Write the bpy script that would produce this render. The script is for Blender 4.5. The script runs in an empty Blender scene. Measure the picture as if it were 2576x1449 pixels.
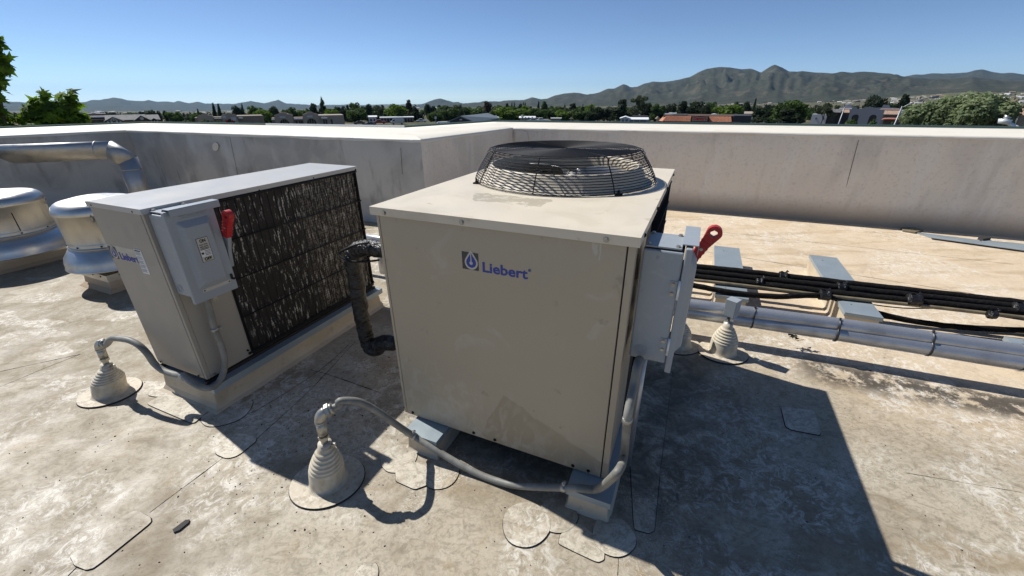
import bpy, math, random
import numpy as np
from mathutils import Vector, Matrix, noise
random.seed(7)
PI = math.pi
C = bpy.context.scene.collection
scene = bpy.context.scene

# ---------------------------------------------------------------- camera, sky, sun, exposure
EYE = np.array([0.0, 0.0, 1.6251])
PITCH, ROLL, FPX = 0.4346, -0.0065, 1034.25       # FPX for a 2576 px wide picture
cp, sp = math.cos(PITCH), math.sin(PITCH)
FWD = np.array([0, cp, -sp]); _u = np.array([0, sp, cp]); _r = np.array([1.0, 0, 0])
RGT = _r*math.cos(ROLL)+_u*math.sin(ROLL); UPV = -_r*math.sin(ROLL)+_u*math.cos(ROLL)
cam = bpy.data.cameras.new('camera'); co = bpy.data.objects.new('camera', cam); C.objects.link(co)
cam.sensor_width = 36; cam.lens = FPX/2576*36; cam.clip_end = 90000; cam.clip_start = 0.03
co.matrix_world = Matrix(((RGT[0], UPV[0], -FWD[0], EYE[0]), (RGT[1], UPV[1], -FWD[1], EYE[1]), (RGT[2], UPV[2], -FWD[2], EYE[2]), (0, 0, 0, 1)))
scene.camera = co
SUN_EL, SHADOW_AZ = 0.8444, -0.600                # shadows run along SHADOW_AZ (from +X, counter-clockwise)
sd = Vector((-math.cos(SHADOW_AZ)*math.cos(SUN_EL), -math.sin(SHADOW_AZ)*math.cos(SUN_EL), math.sin(SUN_EL)))
w = bpy.data.worlds.new('World'); scene.world = w; w.use_nodes = True
nt = w.node_tree; nt.nodes.clear()
sky = nt.nodes.new('ShaderNodeTexSky'); sky.sky_type = 'NISHITA'; sky.sun_disc = False
sky.sun_elevation = SUN_EL; sky.sun_rotation = math.atan2(sd.x, sd.y) % (2*PI)
sky.altitude = 1400; sky.air_density = 0.6; sky.dust_density = 0.0; sky.ozone_density = 3.5
bg = nt.nodes.new('ShaderNodeBackground'); bg.inputs[1].default_value = 0.105
wo = nt.nodes.new('ShaderNodeOutputWorld')
nt.links.new(sky.outputs[0], bg.inputs[0]); nt.links.new(bg.outputs[0], wo.inputs[0])
sl = bpy.data.lights.new('sun', 'SUN'); sl.energy = 4.8; sl.angle = math.radians(0.5); sl.color = (1.0, 0.98, 0.94)
so = bpy.data.objects.new('sun', sl); C.objects.link(so)
so.rotation_euler = sd.to_track_quat('Z', 'Y').to_euler()
vs = scene.view_settings; vs.view_transform = 'Standard'; vs.look = 'None'; vs.gamma = 1; vs.use_curve_mapping = False
vs.exposure = 0.16

# ---------------------------------------------------------------- pixel rays onto real planes
def ray(u, v):
    d = FWD*FPX + RGT*(u-1288) - UPV*(v-724.5); return d/np.linalg.norm(d)
def G(u, v, z=0.0):                                # point on the level plane z
    d = ray(u, v); return EYE + d*((z-EYE[2])/d[2])
def RP(u, v, P, n):                                # point on the plane through P with normal n
    d = ray(u, v); P = np.array(P, float); return EYE + d*(np.dot(P-EYE, n)/np.dot(d, n))
def azel(u, v):
    d = ray(u, v); return math.atan2(d[0], d[1]), math.atan2(d[2], math.hypot(d[0], d[1]))

# ---------------------------------------------------------------- materials
def val(nt, v):
    n = nt.nodes.new('ShaderNodeValue'); n.outputs[0].default_value = v; return n.outputs[0]
def ramp(nt, fac, lo, hi, inv=False):
    m = nt.nodes.new('ShaderNodeMapRange'); m.interpolation_type = 'SMOOTHSTEP'
    m.inputs[1].default_value = lo; m.inputs[2].default_value = hi
    m.inputs[3].default_value = 1 if inv else 0; m.inputs[4].default_value = 0 if inv else 1
    nt.links.new(fac, m.inputs[0]); return m.outputs[0]
def noise_n(nt, vec, scale, detail=4, dist=0.0, stretch=(1, 1, 1), rot=0.0, seed=0.0, rough=0.55):
    mp = nt.nodes.new('ShaderNodeMapping'); mp.inputs['Scale'].default_value = stretch
    mp.inputs['Rotation'].default_value = (0, 0, rot); mp.inputs['Location'].default_value = (seed, seed*1.7, seed*0.6)
    nt.links.new(vec, mp.inputs[0])
    n = nt.nodes.new('ShaderNodeTexNoise'); n.inputs['Scale'].default_value = scale; n.inputs['Detail'].default_value = detail
    n.inputs['Distortion'].default_value = dist; n.inputs['Roughness'].default_value = rough
    nt.links.new(mp.outputs[0], n.inputs['Vector']); return n.outputs[0]
def mul(nt, a, b):
    m = nt.nodes.new('ShaderNodeMath'); m.operation = 'MULTIPLY'
    for i, s in enumerate((a, b)):
        if isinstance(s, (int, float)): m.inputs[i].default_value = s
        else: nt.links.new(s, m.inputs[i])
    return m.outputs[0]
def mix(nt, fac, a, b):
    m = nt.nodes.new('ShaderNodeMix'); m.data_type = 'RGBA'
    if isinstance(fac, (int, float)): m.inputs[0].default_value = fac
    else: nt.links.new(fac, m.inputs[0])
    for i, s in ((6, a), (7, b)):
        if isinstance(s, tuple): m.inputs[i].default_value = (*s, 1)
        else: nt.links.new(s, m.inputs[i])
    return m.outputs[2]
def pmat(name, base, rough=0.6, metal=0.0, layers=(), bump=(), rvar=0.0, emit=None, spec=0.5, extra=None):
    """layers: (colour, dict(noise args, lo, hi, k)); bump: (scale, distance, stretch)"""
    m = bpy.data.materials.new(name); m.use_nodes = True; nt = m.node_tree; nt.nodes.clear()
    out = nt.nodes.new('ShaderNodeOutputMaterial'); b = nt.nodes.new('ShaderNodeBsdfPrincipled')
    nt.links.new(b.outputs[0], out.inputs[0])
    tc = nt.nodes.new('ShaderNodeTexCoord').outputs['Object']
    b.inputs['Metallic'].default_value = metal; b.inputs['Roughness'].default_value = rough
    b.inputs['Specular IOR Level'].default_value = spec
    col = base
    for c, a in layers:
        a = dict(a); lo, hi, k = a.pop('lo', .5), a.pop('hi', .6), a.pop('k', 1.0)
        f = mul(nt, ramp(nt, noise_n(nt, tc, **a), lo, hi), k)
        col = mix(nt, f, col, c)
    if extra: col = extra(nt, tc, col)
    if isinstance(col, tuple): b.inputs['Base Color'].default_value = (*col, 1)
    else: nt.links.new(col, b.inputs['Base Color'])
    if rvar:
        f = ramp(nt, noise_n(nt, tc, 6, 5), .3, .7)
        mm = nt.nodes.new('ShaderNodeMath'); mm.operation = 'MULTIPLY_ADD'; nt.links.new(f, mm.inputs[0])
        mm.inputs[1].default_value = rvar; mm.inputs[2].default_value = rough-rvar/2; nt.links.new(mm.outputs[0], b.inputs['Roughness'])
    prev = None
    for s, d, st in bump:
        bn = nt.nodes.new('ShaderNodeBump'); bn.inputs['Distance'].default_value = d; bn.inputs['Strength'].default_value = 1.0
        nt.links.new(noise_n(nt, tc, s, 4, stretch=st), bn.inputs['Height'])
        if prev: nt.links.new(prev, bn.inputs['Normal'])
        prev = bn.outputs[0]
    if prev: nt.links.new(prev, b.inputs['Normal'])
    if emit: b.inputs['Emission Color'].default_value = (*emit[0], 1); b.inputs['Emission Strength'].default_value = emit[1]
    return m

def roof_extra(nt, tc, col):
    # masks from the place on the roof: the part near the unit is grey and trodden, the far right part is warm cream
    sx = nt.nodes.new('ShaderNodeSeparateXYZ'); nt.links.new(tc, sx.inputs[0])
    def lin(ax, ay, c):
        m = nt.nodes.new('ShaderNodeMath'); m.operation = 'MULTIPLY_ADD'; nt.links.new(sx.outputs[0], m.inputs[0]); m.inputs[1].default_value = ax
        m2 = nt.nodes.new('ShaderNodeMath'); m2.operation = 'MULTIPLY_ADD'; nt.links.new(sx.outputs[1], m2.inputs[0]); m2.inputs[1].default_value = ay
        m.inputs[2].default_value = c; nt.links.new(m.outputs[0], m2.inputs[2]); return m2.outputs[0]
    def addv(a, b, k):
        m = nt.nodes.new('ShaderNodeMath'); m.operation = 'MULTIPLY_ADD'; nt.links.new(b, m.inputs[0]); m.inputs[1].default_value = k; nt.links.new(a, m.inputs[2]); return m.outputs[0]
    N = lambda sc, **k: noise_n(nt, tc, sc, **k)
    wob = N(1.3, detail=5, dist=.6)
    far = ramp(nt, addv(lin(.62, .62, -2.4), wob, 1.2), .0, 1.7)           # 1 = far right, cream
    # broad brown washes left by standing water
    w1 = ramp(nt, N(.85, detail=6, dist=1.1, seed=17, rough=.6), .47, .62)
    col = mix(nt, mul(nt, w1, .60), col, (.27, .205, .125))
    w2 = ramp(nt, N(1.9, detail=7, dist=.9, seed=41, rough=.66), .50, .66)
    col = mix(nt, mul(nt, w2, .58), col, (.22, .172, .11))
    col = mix(nt, mul(nt, far, .80), col, (.76, .60, .415))
    st = ramp(nt, N(2.6, detail=8, dist=.5, stretch=(.35, 2.4, 1), rot=-.42, seed=61, rough=.68), .46, .66)
    col = mix(nt, mul(nt, mul(nt, st, far), .50), col, (.42, .285, .15))
    # fine dirt clinging to the weave, drawn out by the flow of water
    f1 = ramp(nt, N(13, detail=9, dist=1.9, stretch=(1, 1.5, 1), rot=.6, rough=.74), .44, .64)
    nearer = ramp(nt, far, .0, 1.0, inv=True); soft = nt.nodes.new('ShaderNodeMath'); soft.operation = 'MULTIPLY_ADD'; nt.links.new(nearer, soft.inputs[0]); soft.inputs[1].default_value = .72; soft.inputs[2].default_value = .28; soft = soft.outputs[0]
    col = mix(nt, mul(nt, mul(nt, f1, .56), soft), col, (.20, .16, .105))
    f1b = ramp(nt, N(42, detail=6, dist=1.2, seed=27, rough=.7), .50, .66)
    col = mix(nt, mul(nt, mul(nt, f1b, .50), soft), col, (.19, .155, .11))
    # chalky rubbed patches
    f2 = mul(nt, ramp(nt, N(17, detail=11, dist=1.1, seed=4, rough=.82), .47, .59), ramp(nt, N(1.5, detail=6, seed=33, dist=.5), .46, .58))
    col = mix(nt, mul(nt, f2, .62), col, (.82, .78, .69))
    f3 = ramp(nt, N(5.0, detail=7, dist=1.0, seed=9, rough=.66), .56, .70)
    col = mix(nt, mul(nt, f3, .40), col, (.33, .235, .12))
    # pale scuffs in swirls
    wv = nt.nodes.new('ShaderNodeTexWave'); wv.inputs['Scale'].default_value = 9; wv.inputs['Distortion'].default_value = 26
    wv.inputs['Detail'].default_value = 5; wv.inputs['Detail Scale'].default_value = 2.4; nt.links.new(tc, wv.inputs[0])
    f4 = mul(nt, ramp(nt, wv.outputs[1], .90, .99), ramp(nt, N(2.3, detail=4, seed=21), .52, .66))
    col = mix(nt, mul(nt, f4, .45), col, (.80, .77, .70))
    # damp tongues on the left, beyond the trodden part, with sharp drying edges
    left = ramp(nt, lin(-1, 0, -1.6), .0, .5); beyond = ramp(nt, lin(0, 1, -1.75), .0, .5)
    wm = ramp(nt, N(1.25, detail=2, dist=.9, seed=13, stretch=(.55, 1.6, 1), rot=-.5), .480, .490)
    col = mix(nt, mul(nt, mul(nt, mul(nt, wm, left), beyond), .62), col, (.22, .17, .095))
    ed = N(1.6, detail=3, dist=.5, seed=31)
    e1 = mul(nt, ramp(nt, ed, .50, .508), ramp(nt, ed, .508, .53, inv=True))
    col = mix(nt, mul(nt, e1, .14), col, (.22, .17, .10))
    # an old brown rivulet across the open roof at the right
    rv = lin(.20, .98, -1.33); rv = addv(rv, N(1.1, detail=3, seed=52), .35)
    ab = nt.nodes.new('ShaderNodeMath'); ab.operation = 'ABSOLUTE'; ad = addv(rv, val(nt, 1.0), -.17); nt.links.new(ad, ab.inputs[0])
    rm = mul(nt, ramp(nt, ab.outputs[0], .012, .05, inv=True), ramp(nt, lin(1, 0, -1.45), 0, .25))
    col = mix(nt, mul(nt, rm, .45), col, (.30, .22, .12))
    # black mould specks
    sp1 = mul(nt, ramp(nt, N(75, detail=3, seed=2), .66, .71), ramp(nt, N(2.2, detail=3, seed=8), .47, .62))
    col = mix(nt, mul(nt, sp1, .85), col, (.05, .045, .04))
    # painted shade: mottled darkening of the roof under and close beside the big unit
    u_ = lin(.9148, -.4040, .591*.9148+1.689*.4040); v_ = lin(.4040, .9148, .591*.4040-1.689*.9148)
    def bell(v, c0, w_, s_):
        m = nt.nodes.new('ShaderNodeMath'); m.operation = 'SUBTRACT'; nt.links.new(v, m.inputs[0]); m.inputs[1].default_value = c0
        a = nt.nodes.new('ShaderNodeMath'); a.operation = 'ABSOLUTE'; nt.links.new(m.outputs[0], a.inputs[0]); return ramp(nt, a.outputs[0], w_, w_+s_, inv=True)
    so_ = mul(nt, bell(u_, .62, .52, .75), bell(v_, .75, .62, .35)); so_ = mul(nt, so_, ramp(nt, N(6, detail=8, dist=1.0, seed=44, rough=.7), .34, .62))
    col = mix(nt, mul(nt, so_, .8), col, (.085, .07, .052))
    # black mould near the silver pipes
    px, py = 2.25, 2.09
    band = lin(.37, .93, -(.37*px+.93*py))
    ab = nt.nodes.new('ShaderNodeMath'); ab.operation = 'ABSOLUTE'; nt.links.new(band, ab.inputs[0])
    mb = mul(nt, ramp(nt, ab.outputs[0], .05, .22, inv=True), ramp(nt, lin(1, 0, -1.75), 0, .3))
    mo = mul(nt, mb, ramp(nt, N(7, detail=12, dist=.15, seed=5, rough=.80), .43, .53))
    col = mix(nt, mul(nt, mo, .9), col, (.045, .038, .03))
    return col

def axes(nt, tc):
    q = nt.nodes.new('ShaderNodeSeparateXYZ'); nt.links.new(tc, q.inputs[0]); return q.outputs
def lin2(nt, a, ka, b, kb, c):
    m = nt.nodes.new('ShaderNodeMath'); m.operation = 'MULTIPLY_ADD'; nt.links.new(a, m.inputs[0]); m.inputs[1].default_value = ka; m.inputs[2].default_value = c
    m2 = nt.nodes.new('ShaderNodeMath'); m2.operation = 'MULTIPLY_ADD'; nt.links.new(b, m2.inputs[0]); m2.inputs[1].default_value = kb; nt.links.new(m.outputs[0], m2.inputs[2]); return m2.outputs[0]
def minv(nt, a, b):
    m = nt.nodes.new('ShaderNodeMath'); m.operation = 'MINIMUM'; nt.links.new(a, m.inputs[0]); nt.links.new(b, m.inputs[1]); return m.outputs[0]
def panel_extra(nt, tc, col):
    x, y, z = axes(nt, tc); nz = noise_n(nt, tc, 5, 4, dist=.4, seed=5)
    # washed lower right part with a tide line, dusty lower left part
    a = lin2(nt, x, -.42, z, -1, .66); b = lin2(nt, x, 2.0, z, -1, -.78)
    m = lin2(nt, minv(nt, a, b), 1, nz, .12, -.06); f = ramp(nt, m, 0, .006); col = mix(nt, mul(nt, f, .62), col, (.33, .265, .175))
    c = lin2(nt, x, -.30, z, -1, .62); m = lin2(nt, c, 1, nz, .5, -.25); f = mul(nt, ramp(nt, m, 0, .25), ramp(nt, noise_n(nt, tc, 14, 7, dist=1.5, stretch=(1, 1, .5), rot=.4, seed=9), .46, .62)); col = mix(nt, mul(nt, f, .28), col, (.62, .57, .48))
    # rinsed upper band
    a = lin2(nt, x, .05, z, 1, -1.085); m = lin2(nt, a, 1, nz, .45, -.22); f = ramp(nt, m, 0, .01); return mix(nt, mul(nt, f, .22), col, (.40, .37, .31))
def top_extra(nt, tc, col):
    x, y, z = axes(nt, tc)
    def bell(v, c0, w_):
        m = nt.nodes.new('ShaderNodeMath'); m.operation = 'SUBTRACT'; nt.links.new(v, m.inputs[0]); m.inputs[1].default_value = c0
        a = nt.nodes.new('ShaderNodeMath'); a.operation = 'ABSOLUTE'; nt.links.new(m.outputs[0], a.inputs[0]); return ramp(nt, a.outputs[0], w_*.35, w_, inv=True)
    reg = mul(nt, bell(x, .46, .34), bell(y, .33, .14)); n1 = noise_n(nt, tc, 7, 6, dist=1.0, seed=3)
    m = lin2(nt, n1, 1, reg, .55, -.93); col = mix(nt, mul(nt, ramp(nt, m, 0, .008), .75), col, (.40, .345, .255))
    n2 = noise_n(nt, tc, 26, 3, seed=8); m = mul(nt, ramp(nt, m, 0, .02), ramp(nt, n2, .56, .58)); return mix(nt, mul(nt, m, .5), col, (.68, .62, .50))
def coil_extra(nt, tc, col):
    sx = nt.nodes.new('ShaderNodeSeparateXYZ'); nt.links.new(tc, sx.inputs[0])
    pale = ramp(nt, sx.outputs[1], .80, .93)      # right hand third of the coil is paler with lint
    n1 = noise_n(nt, tc, 72, 6, stretch=(1, 1.0, .20), dist=.35, rough=.68)
    fl = mul(nt, ramp(nt, n1, .555, .61), ramp(nt, noise_n(nt, tc, 9, 4, stretch=(1, 1, .5), seed=6), .34, .52))
    col = mix(nt, mul(nt, fl, .95), col, (.62, .58, .51))
    n2 = ramp(nt, noise_n(nt, tc, 120, 5, stretch=(1, 1.0, .35), seed=4), .44, .60)
    col = mix(nt, mul(nt, mul(nt, n2, pale), .45), col, (.42, .38, .31))
    w1 = nt.nodes.new('ShaderNodeTexWave'); w1.bands_direction = 'Z'; w1.inputs['Scale'].default_value = 18; nt.links.new(tc, w1.inputs[0])
    col = mix(nt, mul(nt, ramp(nt, w1.outputs[1], .35, .65), .35), col, (.012, .010, .008))
    return col

M = {}
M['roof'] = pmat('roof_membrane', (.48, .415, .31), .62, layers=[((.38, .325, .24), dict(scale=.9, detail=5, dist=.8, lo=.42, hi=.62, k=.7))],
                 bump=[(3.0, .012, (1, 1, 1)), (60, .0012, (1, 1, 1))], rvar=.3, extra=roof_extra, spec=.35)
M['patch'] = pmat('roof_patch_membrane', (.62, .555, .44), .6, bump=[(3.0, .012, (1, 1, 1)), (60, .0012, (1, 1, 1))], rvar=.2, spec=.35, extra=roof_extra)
M['seam'] = pmat('seam_dirt', (.05, .042, .035), .9)
M['wall'] = pmat('parapet_membrane', (.78, .70, .585), .7,
                 layers=[((.58, .525, .45), dict(scale=1.2, detail=6, dist=.6, lo=.42, hi=.66, k=.5)), ((.80, .75, .66), dict(scale=4.5, detail=7, stretch=(1, 1, .14), seed=5, lo=.48, hi=.66, k=.6)), ((.46, .405, .34), dict(scale=6, detail=8, dist=.3, stretch=(1, 1, .22), seed=15, lo=.54, hi=.72, k=.3)), ((.42, .37, .31), dict(scale=26, detail=7, seed=8, rough=.7, lo=.50, hi=.70, k=.35))],
                 bump=[(1.8, .02, (1, 1, 1)), (45, .0012, (1, 1, 1))], spec=.3,
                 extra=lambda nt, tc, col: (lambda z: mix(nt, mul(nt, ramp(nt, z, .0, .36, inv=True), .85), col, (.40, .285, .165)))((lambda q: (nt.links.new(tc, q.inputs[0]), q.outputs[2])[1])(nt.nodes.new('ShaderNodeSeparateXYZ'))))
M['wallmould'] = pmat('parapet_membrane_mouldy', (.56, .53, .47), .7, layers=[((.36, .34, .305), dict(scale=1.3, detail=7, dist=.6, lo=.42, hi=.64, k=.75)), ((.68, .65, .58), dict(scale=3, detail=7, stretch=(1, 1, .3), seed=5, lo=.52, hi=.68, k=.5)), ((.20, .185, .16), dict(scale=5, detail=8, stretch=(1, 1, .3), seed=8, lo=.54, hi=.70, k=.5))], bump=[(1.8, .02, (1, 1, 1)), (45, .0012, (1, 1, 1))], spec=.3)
M['cope'] = pmat('coping_membrane', (.80, .74, .62), .6, layers=[((.66, .56, .42), dict(scale=1.6, detail=5, stretch=(1, 1, 1), dist=.4, lo=.5, hi=.7, k=.45))], bump=[(2, .01, (1, 1, 1))])
M['teal'] = pmat('teal_edge_metal', (.07, .125, .12), .45, .3)
M['whitemetal'] = pmat('white_metal', (.75, .78, .78), .35, .2)
M['beige'] = pmat('beige_paint_big', (.45, .38, .272), .42, layers=[((.55, .51, .43), dict(scale=5, detail=7, dist=1.0, seed=6, lo=.56, hi=.72, k=.4)), ((.24, .20, .15), dict(scale=13, detail=6, seed=11, lo=.66, hi=.74, k=.5)), ((.62, .60, .54), dict(scale=18, detail=3, stretch=(1, 1, .25), rot=.3, seed=15, lo=.72, hi=.75, k=.5))],
                  bump=[(3, .004, (1, 1, 1))], rvar=.15, spec=.4, extra=panel_extra)
M['beigetop'] = pmat('beige_paint_top', (.68, .60, .47), .5, layers=[((.52, .44, .32), dict(scale=4, detail=7, dist=.6, seed=2, lo=.50, hi=.72, k=.45)), ((.36, .29, .20), dict(scale=17, detail=6, seed=6, lo=.64, hi=.74, k=.5))], rvar=.2, spec=.4, extra=top_extra)
M['taupe'] = pmat('taupe_paint', (.36, .325, .27), .45, layers=[((.42, .385, .33), dict(scale=3, detail=5, dist=.5, lo=.5, hi=.7, k=.4)), ((.30, .27, .225), dict(scale=1.3, detail=3, dist=.3, seed=9, lo=.54, hi=.55, k=.35))], rvar=.12, bump=[(4, .003, (1, 1, 1))])
M['taupetop'] = pmat('taupe_paint_top', (.48, .46, .42), .4, layers=[((.50, .49, .47), dict(scale=2.2, detail=4, dist=.6, lo=.53, hi=.545, k=.5))], rvar=.1)
M['grey'] = pmat('grey_enamel', (.31, .34, .365), .45, layers=[((.42, .43, .42), dict(scale=14, detail=8, dist=1.4, rough=.72, seed=12, lo=.54, hi=.68, k=.4)), ((.16, .13, .10), dict(scale=9, detail=8, rough=.75, seed=22, lo=.64, hi=.72, k=.4)), ((.32, .35, .375), dict(scale=5, detail=5, lo=.45, hi=.7, k=.5)), ((.2, .2, .2), dict(scale=30, detail=4, lo=.68, hi=.74, k=.5))], rvar=.1, bump=[(220, .0003, (1, 1, 1))])
M['black'] = pmat('black_wire', (.010, .010, .011), .6, spec=.25)
M['gap'] = pmat('dark_gap', (.02, .018, .016), .8)
M['coil'] = pmat('coil_fins', (.020, .016, .013), .7, extra=coil_extra, bump=[(60, .004, (1, 1, .3))])
M['coil2'] = pmat('coil_fins_dark', (.03, .028, .026), .6, .2)
M['galv'] = pmat('galvanised', (.50, .485, .455), .50, .9, layers=[((.42, .42, .42), dict(scale=9, detail=6, dist=.6, lo=.48, hi=.68, k=.6))], rvar=.25, bump=[(3, .003, (1, 1, 1))])
M['spun'] = pmat('spun_aluminium', (.60, .58, .53), .46, .9, layers=[((.50, .47, .41), dict(scale=4, detail=6, stretch=(1, 1, .4), lo=.42, hi=.66, k=.7)), ((.36, .33, .28), dict(scale=14, detail=6, stretch=(1, 1, .25), seed=4, lo=.56, hi=.7, k=.5))], rvar=.2, bump=[(5, .002, (1, 1, 1))])
M['dome'] = pmat('spun_aluminium_polished', (.60, .585, .55), .40, .95, layers=[((.42, .41, .40), dict(scale=7, detail=6, lo=.5, hi=.7, k=.5))], rvar=.14)
M['fitting'] = pmat('zinc_fitting', (.42, .41, .37), .42, .75, layers=[((.3, .28, .24), dict(scale=40, detail=5, lo=.5, hi=.65, k=.6))], rvar=.2)
M['boot'] = pmat('boot_rubber', (.58, .515, .395), .6, layers=[((.36, .29, .19), dict(scale=11, detail=8, dist=.8, rough=.7, lo=.46, hi=.66, k=.6)), ((.68, .64, .56), dict(scale=25, detail=5, seed=3, lo=.5, hi=.66, k=.4))], rvar=.15, spec=.4)
M['flange'] = pmat('flange_membrane', (.56, .48, .36), .62, layers=[((.30, .24, .16), dict(scale=9, detail=8, dist=1.2, rough=.7, lo=.46, hi=.66, k=.6)), ((.74, .69, .58), dict(scale=22, detail=7, dist=2, seed=3, lo=.52, hi=.64, k=.5)), ((.22, .18, .12), dict(scale=44, detail=5, seed=7, lo=.54, hi=.66, k=.4))], bump=[(40, .001, (1, 1, 1))])
M['conduit'] = pmat('grey_flexible_conduit', (.20, .195, .17), .55, layers=[((.32, .31, .275), dict(scale=12, detail=5, lo=.45, hi=.65, k=.6)), ((.15, .14, .12), dict(scale=5, detail=5, seed=3, lo=.55, hi=.7, k=.5))])
M['rubber'] = pmat('black_foam_insulation', (.011, .010, .010), .9, spec=.12, layers=[((.028, .025, .022), dict(scale=40, detail=6, lo=.52, hi=.7, k=.6))], bump=[(50, .006, (1, 1, 1))])
M['tape'] = pmat('black_tape_wrap', (.015, .014, .0135), .36, layers=[((.06, .058, .055), dict(scale=20, detail=6, dist=1.5, lo=.55, hi=.7, k=.5))], bump=[(26, .02, (1, 1, 1)), (9, .02, (1, 1, 2.5))])
M['tan'] = pmat('weathered_tan_insulation', (.23, .19, .12), .6, layers=[((.10, .08, .05), dict(scale=7, detail=5, lo=.45, hi=.65, k=.7))])
M['silver'] = pmat('silver_painted_pipe', (.48, .49, .51), .38, .65, layers=[((.28, .28, .30), dict(scale=6, detail=6, stretch=(1, 1, 1), lo=.45, hi=.7, k=.6))], rvar=.2, bump=[(90, .0016, (1, 1, 1))])
M['capmetal'] = pmat('grey_blue_sheet_metal', (.30, .35, .375), .42, .25, layers=[((.40, .44, .46), dict(scale=3, detail=5, dist=.4, lo=.45, hi=.7, k=.5))], rvar=.2)
M['curb'] = pmat('curb_membrane', (.54, .455, .33), .65, layers=[((.40, .32, .22), dict(scale=4, detail=6, dist=.6, lo=.46, hi=.7, k=.6)), ((.30, .24, .17), dict(scale=16, detail=5, seed=4, lo=.58, hi=.7, k=.4))], bump=[(7, .004, (1, 1, 1))])
M['red'] = pmat('red_plastic', (.46, .020, .022), .5, layers=[((.30, .012, .014), dict(scale=20, detail=4, lo=.5, hi=.7, k=.6)), ((.50, .12, .11), dict(scale=45, detail=6, seed=3, lo=.56, hi=.68, k=.5))])
M['blue'] = pmat('logo_blue', (.03, .055, .30), .5)
M['logodark'] = pmat('logo_charcoal', (.05, .05, .05), .5)
M['logopale'] = pmat('logo_pale', (.55, .51, .43), .5)
M['decal'] = pmat('pale_decal', (.50, .47, .40), .5, layers=[((.6, .57, .5), dict(scale=20, lo=.5, hi=.6, k=.4))])
M['white'] = pmat('white_label', (.72, .72, .70), .5, layers=[((.55, .54, .5), dict(scale=20, lo=.5, hi=.7, k=.4))])
M['ink'] = pmat('black_ink', (.02, .02, .02), .5)
M['foil'] = pmat('foil_tape', (.5, .5, .5), .3, .9)
M['debris'] = pmat('dark_debris', (.035, .03, .028), .8)
M['zip'] = pmat('cable_tie', (.03, .03, .032), .4)

# ---------------------------------------------------------------- mesh builder
class MB:
    def __init__(s): s.v = []; s.f = []; s.m = []; s.sm = []
    def add(s, vs, fs, mi=0, smooth=False):
        o = len(s.v); s.v += [tuple(map(float, p)) for p in vs]
        for f in fs: s.f.append(tuple(o+i for i in f)); s.m.append(mi); s.sm.append(smooth)
        return s
    def box(s, x0, x1, y0, y1, z0, z1, mi=0):
        vs = [(x, y, z) for z in (z0, z1) for y in (y0, y1) for x in (x0, x1)]
        return s.add(vs, [(0, 2, 3, 1), (4, 5, 7, 6), (0, 1, 5, 4), (2, 6, 7, 3), (0, 4, 6, 2), (1, 3, 7, 5)], mi)
    def tube(s, path, r, n=10, mi=0, smooth=True, cap=True, closed=False):
        P = [np.array(p, float) for p in path]; k = len(P)
        R = r if isinstance(r, (list, tuple, np.ndarray)) else [r]*k
        up = None; rings = []
        for i in range(k):
            if closed: t = P[(i+1) % k]-P[i-1]
            else: t = P[min(i+1, k-1)]-P[max(i-1, 0)]
            t = t/(np.linalg.norm(t)+1e-12)
            if up is None:
                up = np.array([0, 0, 1.0]) if abs(t[2]) < .9 else np.array([1.0, 0, 0])
            x = np.cross(up, t); x /= np.linalg.norm(x)+1e-12; y = np.cross(t, x); up = y
            rings.append([P[i]+R[i]*(math.cos(a)*x+math.sin(a)*y) for a in [2*PI*j/n for j in range(n)]])
        vs = [p for rg in rings for p in rg]; fs = []
        for i in range(k if closed else k-1):
            a, b = i*n, ((i+1) % k)*n
            for j in range(n): fs.append((a+j, a+(j+1) % n, b+(j+1) % n, b+j))
        if cap and not closed: fs.append(tuple(range(n-1, -1, -1))); fs.append(tuple((k-1)*n+j for j in range(n)))
        return s.add(vs, fs, mi, smooth)
    def lathe(s, prof, n=48, c=(0, 0, 0), mi=0, smooth=True, ax=None, arc=2*PI):
        """prof: (r, z) pairs from bottom to top, turned about z through c"""
        k = len(prof); vs = []; fs = []
        for r, z in prof:
            for j in range(n): a = arc*j/n; vs.append((c[0]+r*math.cos(a), c[1]+r*math.sin(a), c[2]+z))
        for i in range(k-1):
            for j in range(n): fs.append((i*n+j, i*n+(j+1) % n, (i+1)*n+(j+1) % n, (i+1)*n+j))
        return s.add(vs, fs, mi, smooth)
    def prism(s, pts, z0, z1, mi=0, T=None, side=None):
        """polygon (counter-clockwise 2D) between z0 and z1; T maps (x,y,z)"""
        n = len(pts); T = T or (lambda x, y, z: (x, y, z))
        vs = [T(x, y, z0) for x, y in pts]+[T(x, y, z1) for x, y in pts]
        s.add(vs, [tuple(range(n-1, -1, -1)), tuple(range(n, 2*n))], mi)
        o = len(s.v)-2*n
        for i in range(n):
            s.f.append((o+i, o+(i+1) % n, o+n+(i+1) % n, o+n+i)); s.m.append(mi if side is None else side); s.sm.append(False)
        return s
    def build(s, name, mats, parent=None, origin=None, bevel=0, kind=None):
        if not isinstance(mats, (list, tuple)): mats = [mats]
        me = bpy.data.meshes.new(name)
        vs = s.v if origin is None else [(x-origin[0], y-origin[1], z-origin[2]) for x, y, z in s.v]
        me.from_pydata(vs, [], s.f)
        for m in mats: me.materials.append(m)
        me.polygons.foreach_set('material_index', s.m); me.polygons.foreach_set('use_smooth', s.sm)
        me.update()
        o = bpy.data.objects.new(name, me); C.objects.link(o)
        if origin is not None: o.location = origin
        if parent is not None: o.parent = parent
        if bevel:
            b = o.modifiers.new('bevel', 'BEVEL'); b.width = bevel; b.segments = 2; b.limit_method = 'ANGLE'; b.angle_limit = math.radians(40)
        if kind: o['kind'] = kind
        return o
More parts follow.
